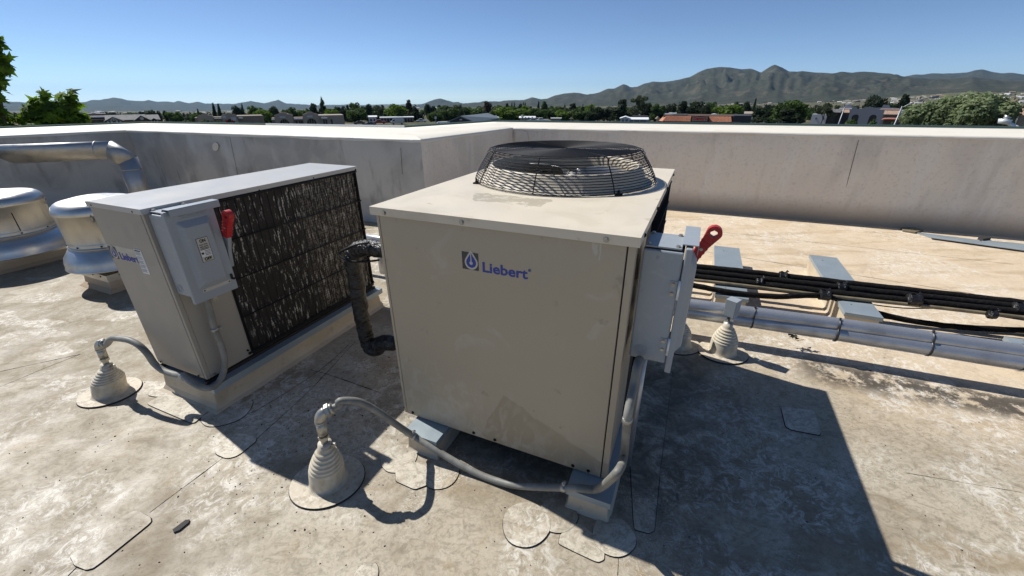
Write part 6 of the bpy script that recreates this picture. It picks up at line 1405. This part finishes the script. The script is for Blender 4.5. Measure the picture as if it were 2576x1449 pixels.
# dark metal gabled building
e, X, Z, Wd = bld('metal_building', 1128, 1262, 125, 'dark gabled metal building with a blue grey roof behind the middle parapet', yaw=.0)
xa, xb, xc, xd = X(1130), X(1160), X(1192), X(1258); L_ = 16
e.rotation_euler[2] += 0
fr_ = [(xa, 0), (xa, Z(303.5)), (xb, Z(292)), (xc, Z(306)), (xc, 0)]
wallpoly(e, fr_, 0, .3, M['charcoal'], 'gable_wall')
mb = MB().add([(xb-.2, -.4, Z(291.3)), (xc+.2, -.4, Z(306.5)), (xd+.4, 6, Z(300)), (X(1230), 9, Z(287.3)), (xb-.2, -.4, Z(291.3)-.25), (xc+.2, -.4, Z(306.5)-.25), (xd+.4, 6, Z(300)-.25), (X(1230), 9, Z(287.3)-.25)], [(0, 1, 2, 3), (4, 7, 6, 5), (0, 4, 5, 1), (1, 5, 6, 2), (2, 6, 7, 3), (3, 7, 4, 0)]); mb.build('roof', M['bluemetal'], e)
mb = MB().add([(xb-.25, -.4, Z(291.4)), (xa-.5, -.4, Z(304.5)), (X(1180), 9, Z(300)), (X(1228), 9, Z(287.4)), (xa-.5, -.4, Z(304.5)-.25), (xb-.25, -.4, Z(291.4)-.25)], [(0, 3, 2, 1), (0, 1, 4, 5)]); mb.build('roof', M['bluemetal'], e)
MB().add([(xc, .0, 0), (xd, 6, 0), (xd, 6, Z(301)), (xc, .0, Z(307))], [(0, 1, 2, 3)]).build('side_wall', M['charcoal'], e)
bx(e, xa+.6, xc-1.2, -.08, -.01, Z(309), Z(306.5), M['glass'], 'window_band'); bx(e, X(1156), X(1162), -.1, -.01, Z(302), Z(299), M['greylight'], 'wall_light')
for i in range(6): bx(e, xa+.6+i*(xc-xa-1.8)/6, xa+.68+i*(xc-xa-1.8)/6, -.14, -.085, Z(309), Z(306.5), M['charcoal'], 'mullion')
# small white house, porch
e, X, Z, Wd = bld('small_white_house', 926, 950, 230, 'small white house with a flat roof left of the long porch'); bx(e, X(927), X(947), 0, 6, 0, Z(294), M['wwall'], 'wall'); gable_roof(e, X(926), X(948), 0, 6, Z(294), Z(291), M['wroof'], 'x'); window(e, X(931), X(935), .8, 2, 0); window(e, X(940), X(943), .8, 2, 0)
e, X, Z, Wd = bld('long_porch', 955, 1042, 225, 'long low building with a white roofed porch on many posts under the bright tree')
bx(e, X(956), X(1040), 1.5, 7, 0, Z(297), M['brownwall'], 'wall'); bx(e, X(955), X(1042), -1, 7.2, Z(297), Z(294.5), M['wroof'], 'roof')
for i in range(12): u = 958+i*7.3; MB().tube([(X(u), -.8, 0), (X(u), -.8, Z(297))], .1, 6).build('post', M['wwall'], e)
e, X, Z, Wd = bld('mobile_home', 1306, 1360, 205, 'pale mobile home with a white roof and a rooftop cooler'); bx(e, X(1308), X(1345), 0, 5, 0, Z(296), M['stuccolight'], 'wall'); gable_roof(e, X(1307), X(1346), 0, 5, Z(296), Z(292.6), M['wroof'], 'x'); bx(e, X(1345), X(1359), .5, 4, Z(299.5), Z(296.5), M['stucco'], 'carport_roof'); bx(e, X(1311), X(1315), 1, 2.2, Z(294), Z(289.5), M['wwall'], 'cooler')
for u in (1314, 1322, 1330, 1339): window(e, X(u-1.6), X(u+1.6), .9, 1.9, 0)
for u in (1349, 1358): MB().tube([(X(u), .7, 0), (X(u), .7, Z(299.5))], .08, 6).build('post', M['wwall'], e)
e, X, Z, Wd = bld('mobile_home', 1243, 1262, 235, 'small pale roof with a cooler just right of the dark gabled building'); bx(e, X(1243), X(1258), 0, 5, 0, Z(296), M['wwall'], 'wall'); gable_roof(e, X(1242), X(1259), 0, 5, Z(296), Z(293.5), M['wroof'], 'x'); bx(e, X(1246), X(1250), 1, 2, Z(294), Z(290), M['wwall'], 'cooler')
e, X, Z, Wd = bld('mobile_home', 1384, 1414, 215, 'low white roofed shed half hidden by the middle trees'); bx(e, X(1386), X(1411), 0, 4, 0, Z(299), M['stucco'], 'wall'); bx(e, X(1385), X(1413), -.4, 4, Z(298.5), Z(297), M['wroof'], 'roof')
e, X, Z, Wd = bld('mobile_home', 1146, 1158, 240, 'small white roof with a cooler behind the left of the dark gabled building'); bx(e, X(1146), X(1158), 0, 4, 0, Z(296), M['wwall'], 'wall'); bx(e, X(1150), X(1154), 1, 2, Z(296), Z(290), M['stuccolight'], 'cooler')
# white house
e, X, Z, Wd = bld('white_house', 1558, 1634, 170, 'white house with a gabled front and dark shutters under the bare stemmed pine')
gx0, gx1 = X(1561), X(1584); wallpoly(e, [(gx0, 0), (gx0, Z(298)), ((gx0+gx1)/2, Z(293.6)), (gx1, Z(298)), (gx1, 0)], 0, .3, M['wwall'], 'gable_wall'); gable_roof(e, gx0, gx1, 0, 7, Z(298), Z(293.2), M['wroof'], 'y', .4)
bx(e, gx0, gx0+.3, .3, 7, 0, Z(298), M['wwall'], 'wall'); bx(e, X(1584), X(1630), 1.5, 7, 0, Z(299.5), M['charcoal'], 'wall'); mb = MB().add([(X(1582), -.5, Z(300)), (X(1632), -.5, Z(300)), (X(1632), 4, Z(296)), (X(1582), 4, Z(296)), (X(1582), -.5, Z(300)-.3), (X(1632), -.5, Z(300)-.3)], [(0, 1, 2, 3), (4, 5, 1, 0)]); mb.build('porch_roof', M['wroof'], e)
for u in (1567.5, 1577): f = window(e, X(u-1), X(u+1), 1.0, 2.3, 0); bx(e, X(u-3), X(u-1.6), -.05, -.01, .9, 2.4, M['charcoal'], 'shutter'); bx(e, X(u+1.6), X(u+3), -.05, -.01, .9, 2.4, M['charcoal'], 'shutter')
bx(e, X(1590), X(1630), 4, 9, Z(299), Z(293.2), M['charcoal'], 'rear_roof')
for u in (1595, 1610, 1628): MB().tube([(X(u), -.3, 0), (X(u), -.3, Z(300)-.3)], .09, 6).build('post', M['wwall'], e)
e, X, Z, Wd = bld('white_roofed_house', 1590, 1640, 260, 'white flat roofed house behind the white house'); bx(e, X(1598), X(1636), 0, 8, 0, Z(289), M['wwall'], 'wall'); bx(e, X(1612), X(1634), 2, 7, Z(289), Z(286.5), M['wroof'], 'roof_unit')
e, X, Z, Wd = bld('white_roofed_house', 1666, 1702, 250, 'white flat roofed house behind the left end of the tile roof'); bx(e, X(1668), X(1700), 0, 8, 0, Z(286.5), M['wwall'], 'wall'); bx(e, X(1668), X(1684), -3, -.1, 0, Z(289), M['wwall'], 'extension'); bx(e, X(1680), X(1700), 1, 5, Z(286.5), Z(284), M['wroof'], 'roof_unit')
e, X, Z, Wd = bld('white_roofed_house', 1785, 1808, 250, 'white roof seen behind the right half of the tile roof'); bx(e, X(1787), X(1806), 0, 8, 0, Z(288), M['wroof'], 'wall'); bx(e, X(1790), X(1800), 1, 4, Z(288), Z(286), M['wroof'], 'roof_unit')
e, X, Z, Wd = bld('tan_roofed_house', 1868, 1925, 260, 'pale tan roofed house right behind the restaurant'); bx(e, X(1870), X(1900), 0, 8, 0, Z(287), M['wwall'], 'wall'); gable_roof(e, X(1870), X(1898), 0, 8, Z(286), Z(281), M['stuccolight'], 'x'); bx(e, X(1900), X(1922), 1, 6, 0, Z(288), M['greylight'], 'wing_wall')
# restaurant with a clay tile mansard and red letters on a peaked sign panel
e, X, Z, Wd = bld('tiled_restaurant', 1655, 1892, 140, 'brown restaurant with a clay tiled mansard roof and red letters on a peaked panel')
bx(e, X(1660), X(1888), .6, 14, 0, Z(306), M['brownwall'], 'wall'); bx(e, X(1668), X(1850), 1.4, 14, Z(306), Z(291.8), M['brownwall'], 'parapet'); bx(e, X(1848), X(1890), .3, 12, 0, Z(290.3), M['charcoal'], 'end_block'); bx(e, X(1657), X(1866), -.6, .59, Z(310), Z(306), M['brownwall'], 'eave_band')
bx(e, X(1669), X(1852), 1.1, 1.39, Z(292.3), Z(291.2), M['stucco'], 'parapet_trim'); bx(e, X(1690), X(1730), 4, 8, Z(291.7), Z(289.5), M['shingle'], 'roof_unit')
def tiles(xl0, xl1, xr0, xr1, zt, zb_, n):
    """barrel tile courses: left/right x at the top and at the foot; each column of tiles is an object of its own"""
    me = None
    for i in range(n):
        t = (i+.5)/n; xt = xl0+(xr0-xl0)*t; xb_ = xl1+(xr1-xl1)*t; w_ = (xr1-xl1)/n; mb = MB()
        for j in range(5):
            f0, f1 = j/5, (j+1)/5+.02; p0 = np.array([xb_+(xt-xb_)*f0, -.5+1.5*f0-.06, zb_+(zt-zb_)*f0]); p1 = np.array([xb_+(xt-xb_)*f1, -.5+1.5*f1, zb_+(zt-zb_)*f1])
            mb.tube([p0, p1], [w_*.40, w_*.32], 6, smooth=False)
        mb.build('tile_column', M['tile'], e)
    MB().add([(xl0, 1.05, zt), (xr0, 1.05, zt), (xr1, -.45, zb_), (xl1, -.45, zb_)], [(0, 3, 2, 1)]).build('roof_slope', M['tile'], e)
tiles(X(1676), X(1668), X(1742), X(1742), Z(293.5), Z(306), 26); tiles(X(1788), X(1788), X(1842), X(1845), Z(293.5), Z(306), 22)
MB().add([(X(1676), 1.05, Z(293)), (X(1668), -.45, Z(306)), (X(1656), 2, Z(306)), (X(1668), 5, Z(292.5))], [(0, 1, 2, 3)]).build('end_slope', M['tile'], e)
wallpoly(e, [(X(1743), Z(307)), (X(1743), Z(294)), (X(1765), Z(290.8)), (X(1787), Z(294)), (X(1787), Z(307))], -.75, .9, M['brownwall'], 'sign_gable'); bx(e, X(1746), X(1784), -.85, -.755, Z(304), Z(294.5), M['stuccolight'], 'sign_panel')
text_mesh('sign_lettering', "Denny's", 1.3, M['signred'], e, (X(1748.5), -.87, Z(302.2)), (PI/2, 0, 0), offset=.04, depth=.02, width=(X(1781.5)-X(1748.5)))
# grey mission style building
e, X, Z, Wd = bld('mission_building', 2050, 2272, 175, 'grey mission style building with curved parapets and clay roofs at the right')
pts = [(X(2140), 0), (X(2137), Z(275.5))]+[(X(2165), Z(273.5)), (X(2171), Z(272)), (X(2171), Z(271)), (X(2176), Z(269.5)), (X(2183), Z(268.3)), (X(2190), Z(269.5)), (X(2195), Z(271)), (X(2196), Z(272.5)), (X(2202), Z(274)), (X(2222), Z(277)), (X(2222), 0)]
hole = [(p[0], max(0, p[1])) for p in arch_pts(X(2146), X(2164), 0, Z(288))]; hole2 = [(p[0], max(0, p[1])) for p in arch_pts(X(2190), X(2208), 0, Z(288))]
wallpoly(e, pts+list(reversed(hole2))+list(reversed(hole)), 0, .5, M['greywall'], 'front_wall'); bx(e, X(2142), X(2220), 2.4, 2.6, 0, Z(284), M['charcoal'], 'inner_wall')
for a0, a1, tp, st in ((2104, 2152, 264.5, 272), (2195, 2262, 265.5, 273.5)):
    c_ = (a0+a1)/2-2; wallpoly(e, [(X(a0), Z(290)), (X(a0), Z(st)), (X(c_-10), Z(st-1)), (X(c_-9), Z(tp+2)), (X(c_-5), Z(tp+.3)), (X(c_), Z(tp)), (X(c_+5), Z(tp+.3)), (X(c_+9), Z(tp+2)), (X(c_+10), Z(st-1.5)), (X(a1), Z(st+.5)), (X(a1), Z(290))], 12, 12.5, M['greywall'], 'rear_parapet')
def clay(x0, x1, zt, zb_, y0, y1, n): 
    MB().add([(x0, y0, zb_), (x1, y0, zb_), (x1-.4, y1, zt), (x0+.4, y1, zt), (x0, y0, zb_-.2), (x1, y0, zb_-.2)], [(0, 1, 2, 3), (4, 5, 1, 0)]).build('clay_roof', M['clay'], e)
M['clay'] = bm_('pale_clay_tile', (.42, .29, .21), layers=[((.32, .21, .15), dict(scale=3, detail=4, lo=.45, hi=.6))])
clay(X(2103), X(2136), Z(274), Z(285), 6, 9, 8); clay(X(2210), X(2264), Z(274.5), Z(288), 6, 9, 12); clay(X(2052), X(2088), Z(278.5), Z(286.5), 6, 9, 8)
bx(e, X(2104), X(2138), 8, 12, 0, Z(275), M['greylight'], 'wall'); bx(e, X(2213), X(2262), 8, 12, 0, Z(276), M['greywall'], 'wall'); bx(e, X(2262), X(2274), 7, 12, 0, Z(278), M['greylight'], 'wall'); bx(e, X(2079), X(2103), 5, 9, 0, Z(284.5), M['charcoal'], 'recess_wall'); bx(e, X(2103), X(2137), 5.5, 7.9, 0, Z(286), M['charcoal'], 'recess_wall')
bx(e, X(2036), X(2079), 4, 9, 0, Z(290), M['greylight'], 'white_wall'); gable_roof(e, X(2080), X(2112), 3, 8, Z(284), Z(276), M['shingle'], 'x', .2, 'dark_roof')
for u in (2050, 2071): bx(e, X(u)-.15, X(u)+.15, 3.9, 3.99, Z(304), Z(299), M['charcoal'], 'wall_lamp')
bx(e, X(2232), X(2256), 5, 5.6, 0, Z(296), M['brownwall'], 'gate_wall')
mb = MB(); xa, xb = X(2222), X(2272); pts = []
e2, X2, Z2, W2_ = bld('awning_building', 2218, 2276, 130, 'low building with a terracotta curved roof in front of the mission style building')
wallpoly(e2, [(X2(2218), Z2(302)), (X2(2222), Z2(299.5)), (X2(2235), Z2(298.5)), (X2(2262), Z2(298.8)), (X2(2274), Z2(303)), (X2(2262), Z2(301.8)), (X2(2235), Z2(301))], 0, 5, M['orange'], 'curved_roof'); bx(e2, X2(2224), X2(2268), .6, 4.6, 0, Z2(301.5), M['brownwall'], 'wall')
e, X, Z, Wd = bld('pale_store', 2276, 2330, 260, 'pale long parapet building right of the mission style building'); bx(e, X(2276), X(2330), 0, 10, 0, Z(277), M['greywall'], 'wall'); bx(e, X(2278), X(2300), -.4, -.01, Z(279), Z(277.5), M['greylight'], 'roof_edge')
e, X, Z, Wd = bld('pale_store', 2556, 2600, 160, 'pale building with a tiled roof at the right edge of the picture'); bx(e, X(2560), X(2610), 0, 10, 0, Z(290), M['stucco'], 'wall'); gable_roof(e, X(2558), X(2612), 0, 10, Z(289), Z(274), M['clay'], 'x'); bx(e, X(2556), X(2560), -.5, 0, 0, Z(289), M['greylight'], 'corner_wall')
e, X, Z, Wd = bld('white_canopy', 2330, 2366, 240, 'white flat canopy above the pale leafy tree at the right'); bx(e, X(2336), X(2352), 0, 5, Z(276), Z(274.5), M['wroof'], 'canopy_roof'); MB().tube([(X(2344), 2, 0), (X(2344), 2, Z(276))], .25, 8).build('post', M['pole'], e)
# signs and poles
e, X, Z, Wd = bld('pole_sign', 1169/1+0-77, 1100, 190, 'dark and white roadside sign on a pole above the white van', cat='sign'); bx(e, X(1093), X(1099), 0, .4, Z(292.5), Z(289.5), M['charcoal'], 'sign_panel'); bx(e, X(1093.5), X(1098.5), 0, .4, Z(299.5), Z(293), M['wwall'], 'sign_panel'); MB().tube([(X(1096), .2, 0), (X(1096), .2, Z(299.5))], .12, 8).build('pole', M['pole'], e)
e, X, Z, Wd = bld('timber_chimney', 1433, 1440, 130, 'small tan wooden box with a peaked top above the parapet in the middle', cat='chimney'); bx(e, X(1433.5), X(1439.5), 0, .8, 0, Z(298.5), M['tan'], 'box_body'); gable_roof(e, X(1433.3), X(1439.7), -.1, .9, Z(298.5), Z(296.5), M['stuccolight'], 'y', .1)
e, X, Z, Wd = bld('stone_finial', 1751.5-161, 1596, 130, 'pale ornament post left of the tiled restaurant', cat='post')
e.location = tuple(np.array([*PT(1583+0, 300, 150)[:2], -8.4])) if False else e.location
bx(e, X(1591), X(1594), 0, .4, 0, Z(303), M['wwall'], 'post') if False else None
bpy.data.objects.remove(e)
e, X, Z, Wd = bld('stone_finial', 1751-0.0-100, 1657, 120, 'pale ornament post left of the tiled restaurant', cat='post'); MB().lathe([(.001, 0), (.35, 0), (.3, Z(300)), (.6, Z(299.5)), (.6, Z(297)), (.25, Z(295)), (.3, Z(293.5)), (.001, Z(292))], 12).build('post_body', M['stuccolight'], e)
def street_light(u0, yb, ut, yt, arm, r, label):
    p = PT(ut, yt, r); zb = terr(p[0], p[1]); q_ = PT(u0, yb, r)
    e = empty('street_light', (q_[0], q_[1], zb), 0, label, 'street light'); b = np.array([q_[0], q_[1], zb]); tp = p-b
    base_ = np.array([0, 0, 0.0]); d_ = tp-(q_-b); lo_ = (q_-b)-d_*((q_-b)[2]/d_[2])
    MB().tube([lo_, tp], [.13, .08], 8).build('pole', M['pole'], e)
    pts = [tp-np.array([0, 0, .2])]+[PT(u, v, r)-b for u, v in arm]
    MB().tube(spline(pts, 5), .055, 7).build('arm', M['pole'], e); hp = pts[-1]; MB().tube([hp, hp+np.array([.9, .1, .02])], [.10, .16], 8).build('lamp_head', M['pole'], e)
street_light(2109, 314, 2125, 270, [(2135, 262), (2150, 255)], 90, 'grey street light with a curved arm in front of the mission style building')
street_light(2257, 298, 2270, 267, [(2300, 256), (2325, 248), (2342, 244.5)], 75, 'grey signal pole with a long arm at the right end of the mission building')
street_light(2345, 290, 2347, 272, [(2330, 262), (2312, 253)], 140, 'thin street light with a drooping arm behind the pale leafy tree')
# broken silver pole at the right edge
e = empty('silver_floodlight', PT(2536, 309, 20), 0, 'bright silver floodlight on a slanting arm in front of the right shrubs', 'floodlight'); b = PT(2536, 309, 20)
MB().tube([PT(2530, 306, 20)-b, PT(2565, 324, 20)-b, PT(2575, 420, 20)-b], .055, 10).build('arm', M['whitemetal'], e); MB().tube([PT(2523, 312, 20)-b, PT(2530, 300, 20)-b], [.12, .16], 12).build('lamp_head', M['whitemetal'], e); MB().tube([PT(2528, 300, 20)-b, PT(2537, 292, 20)-b], [.05, .10], 10).build('bracket', M['galv'], e)

# ---------------------------------------------------------------- vehicles
M['carwhite'] = pmat('car_white', (.75, .76, .78), .25); M['cardark'] = pmat('car_dark', (.04, .045, .055), .25); M['carred'] = pmat('car_red', (.25, .03, .03), .3); M['carsilver'] = pmat('car_silver', (.45, .47, .5), .25, .6); M['tyre'] = pmat('tyre', (.02, .02, .02), .9)
def vehicle(u, yb, r, kind, mat, label, rz=0.0, group='vehicles parked beyond the roof'):
    p = PT(u, yb, r); zb = terr(p[0], p[1]); az = math.atan2(p[0], p[1]); e = empty('parked_car' if kind == 'car' else 'parked_'+kind, (p[0], p[1], zb), -az+rz, label, kind, group)
    if kind == 'van': L, H_, prof = 5.4, 2.2, [(-2.7, .4), (-2.7, 1.2), (-2.3, 1.35), (-1.6, 2.1), (-1.3, 2.2), (2.6, 2.2), (2.7, 2.0), (2.7, .4)]; gl = [(-2.05, 1.4), (-1.5, 2.0), (-1.0, 2.0), (-1.0, 1.4)]
    elif kind == 'pickup': L, H_, prof = 5.4, 1.8, [(-2.7, .45), (-2.7, 1.0), (-1.5, 1.15), (-.9, 1.75), (.5, 1.78), (.75, 1.15), (2.7, 1.15), (2.7, .45)]; gl = [(-1.2, 1.2), (-.8, 1.66), (.4, 1.68), (.55, 1.2)]
    else: L, H_, prof = 4.5, 1.45, [(-2.25, .35), (-2.25, .8), (-1.3, .95), (-.6, 1.42), (.9, 1.45), (1.7, .98), (2.25, .9), (2.25, .35)]; gl = [(-1.0, 1.0), (-.5, 1.34), (.8, 1.36), (1.3, 1.0)]
    MB().prism(list(reversed(prof)), -.88, .88, T=XZ).build('body', mat, e, bevel=.08)
    MB().prism(list(reversed(gl)), -.90, .90, T=XZ).build('side_window', M['glass'], e)
    for x in (-L*.31, L*.31):
        for y in (-.8, .8): MB().tube([(x, y-.1, .33), (x, y+.1, .33)], .34, 16).build('wheel', M['tyre'], e)
    return e
vehicle(1113, 314, 160, 'van', M['carwhite'], 'white panel van parked left of the dark gabled building'); vehicle(1064, 316, 145, 'pickup', M['carwhite'], 'white pickup parked left of the white van')
vehicle(904, 309, 195, 'car', M['cardark'], 'dark car parked right of the arched mall, leftmost of its row'); vehicle(930, 311, 185, 'car', M['cardark'], 'dark car second from the left in the row right of the mall'); vehicle(955, 309, 195, 'pickup', M['carred'], 'dark red pickup third in the row right of the mall')
vehicle(1000, 309, 190, 'van', M['carsilver'], 'silver grey van parked before the long white porch'); vehicle(801, 315, 152, 'car', M['carwhite'], 'white car in front of the right portal of the arched mall'); vehicle(745, 315, 152, 'car', M['cardark'], 'dark car between the portals of the arched mall')
vehicle(718, 314, 154, 'car', M['carred'], 'dark red car before the left portal of the arched mall'); vehicle(1362, 307, 195, 'pickup', M['carwhite'], 'white pickup right of the mobile home'); vehicle(1341, 308, 195, 'car', M['carsilver'], 'silver car under the mobile home carport'); vehicle(1521, 312, 150, 'car', M['carwhite'], 'white car on the lane left of the white house')
vehicle(1553, 313, 150, 'car', M['carwhite'], 'white car just left of the gabled white house'); vehicle(243, 309, 118, 'car', M['carwhite'], 'white car parked at the brown store on the left'); vehicle(2100, 316, 100, 'car', M['carwhite'], 'white car at the foot of the street light on the right'); vehicle(1770, 315, 120, 'car', M['carwhite'], 'white car below the restaurant sign', rz=1.2)
vehicle(100, 312, 115, 'car', M['carwhite'], 'white car behind the left sycamores'); vehicle(1060, 300, 230, 'pickup', M['carwhite'], 'white pickup farther away above the parked pickup')
# parking lot and lanes
for (u0, u1, y0, y1, r0, r1) in ((880, 1130, 0, 0, 150, 235), (1500, 1660, 0, 0, 120, 190)):
    a, b, c_, d_ = PT(u0, 300, r0), PT(u1, 300, r0), PT(u1, 300, r1), PT(u0, 300, r1)
    mb = MB().add([(p[0], p[1], -8.36 if math.hypot(p[0], p[1]) <= 201 else terr(p[0], p[1])+.3) for p in (a, b, c_, d_)], [(0, 1, 2, 3)]); mb.build('road', M['asph'], kind='structure')

# ---------------------------------------------------------------- hillside houses, too small to show parts
hm = [bm_('far_wall_a', (.55, .50, .43)), bm_('far_wall_b', (.68, .67, .65)), bm_('far_wall_c', (.36, .27, .20))]
R = random.Random(17); protoH = []
for m_ in hm:
    mb = MB().box(-.5, .5, -.4, .4, 0, .28).add([(-.55, -.45, .28), (.55, -.45, .28), (.55, 0, .42), (-.55, 0, .42), (.55, .45, .28), (-.55, .45, .28)], [(0, 1, 2, 3), (3, 2, 4, 5), (0, 3, 5), (1, 4, 2)]); o = mb.build('hillside_house', m_); protoH.append(o.data); bpy.data.objects.remove(o)
spots = []
for i in range(80): u = R.uniform(2240, 2576); t = R.random(); spots.append((u, 232+30*t**.8+(2576-u)*.012)); spots.append((R.uniform(2240, 2576), 236+28*R.random()**.7+(2576-u)*.01))
for i in range(40): spots.append((R.uniform(2056, 2200), R.uniform(252, 263)))
for i in range(28): spots.append((R.uniform(1820, 1960), R.uniform(257, 265)))
for i in range(10): spots.append((R.uniform(2400, 2576), R.uniform(222, 230)))
for i in range(40): spots.append((R.uniform(230, 720), R.uniform(281, 286)))
for i in range(14): spots.append((R.uniform(1000, 1700), R.uniform(266, 276)))
for u, v in spots:
    az, el = azel(u, v); best = None
    for r in np.geomspace(450, 7000, 60):
        x, y = r*math.sin(az), r*math.cos(az); z = EYE[2]+r*math.tan(el)
        if z <= terr(x, y): best = (x, y, r); break
    if best is None: continue
    x, y, r = best; r = min(r, 4200); x, y = r*math.sin(az), r*math.cos(az)
    o = bpy.data.objects.new('hillside_house', R.choice(protoH)); C.objects.link(o); o.location = (x, y, terr(x, y)-.5); s = r*R.uniform(2.8, 7.0)/1034; o.scale = (s, s*.8, s*R.uniform(.6, .9)); o.rotation_euler = (0, 0, -az+R.uniform(-.6, .6))
    tag(o, 'pale little house scattered on the far plain or hillside', 'house', 'far houses on the plain and hillsides')

# ---------------------------------------------------------------- the air
haze = MB().box(-21500, 21500, -21500, 21500, -420, 560).build('haze', [], kind='stuff')
hmat = bpy.data.materials.new('haze_air'); hmat.use_nodes = True; nt = hmat.node_tree; nt.nodes.clear()
vo = nt.nodes.new('ShaderNodeVolumePrincipled'); vo.inputs['Color'].default_value = (.42, .70, 1.0, 1); vo.inputs['Density'].default_value = 2.6e-5; vo.inputs['Anisotropy'].default_value = 0.25
out = nt.nodes.new('ShaderNodeOutputMaterial'); nt.links.new(vo.outputs[0], out.inputs['Volume'])
haze.data.materials.append(hmat); tag(haze, 'thin bluish haze over the plain', 'haze')
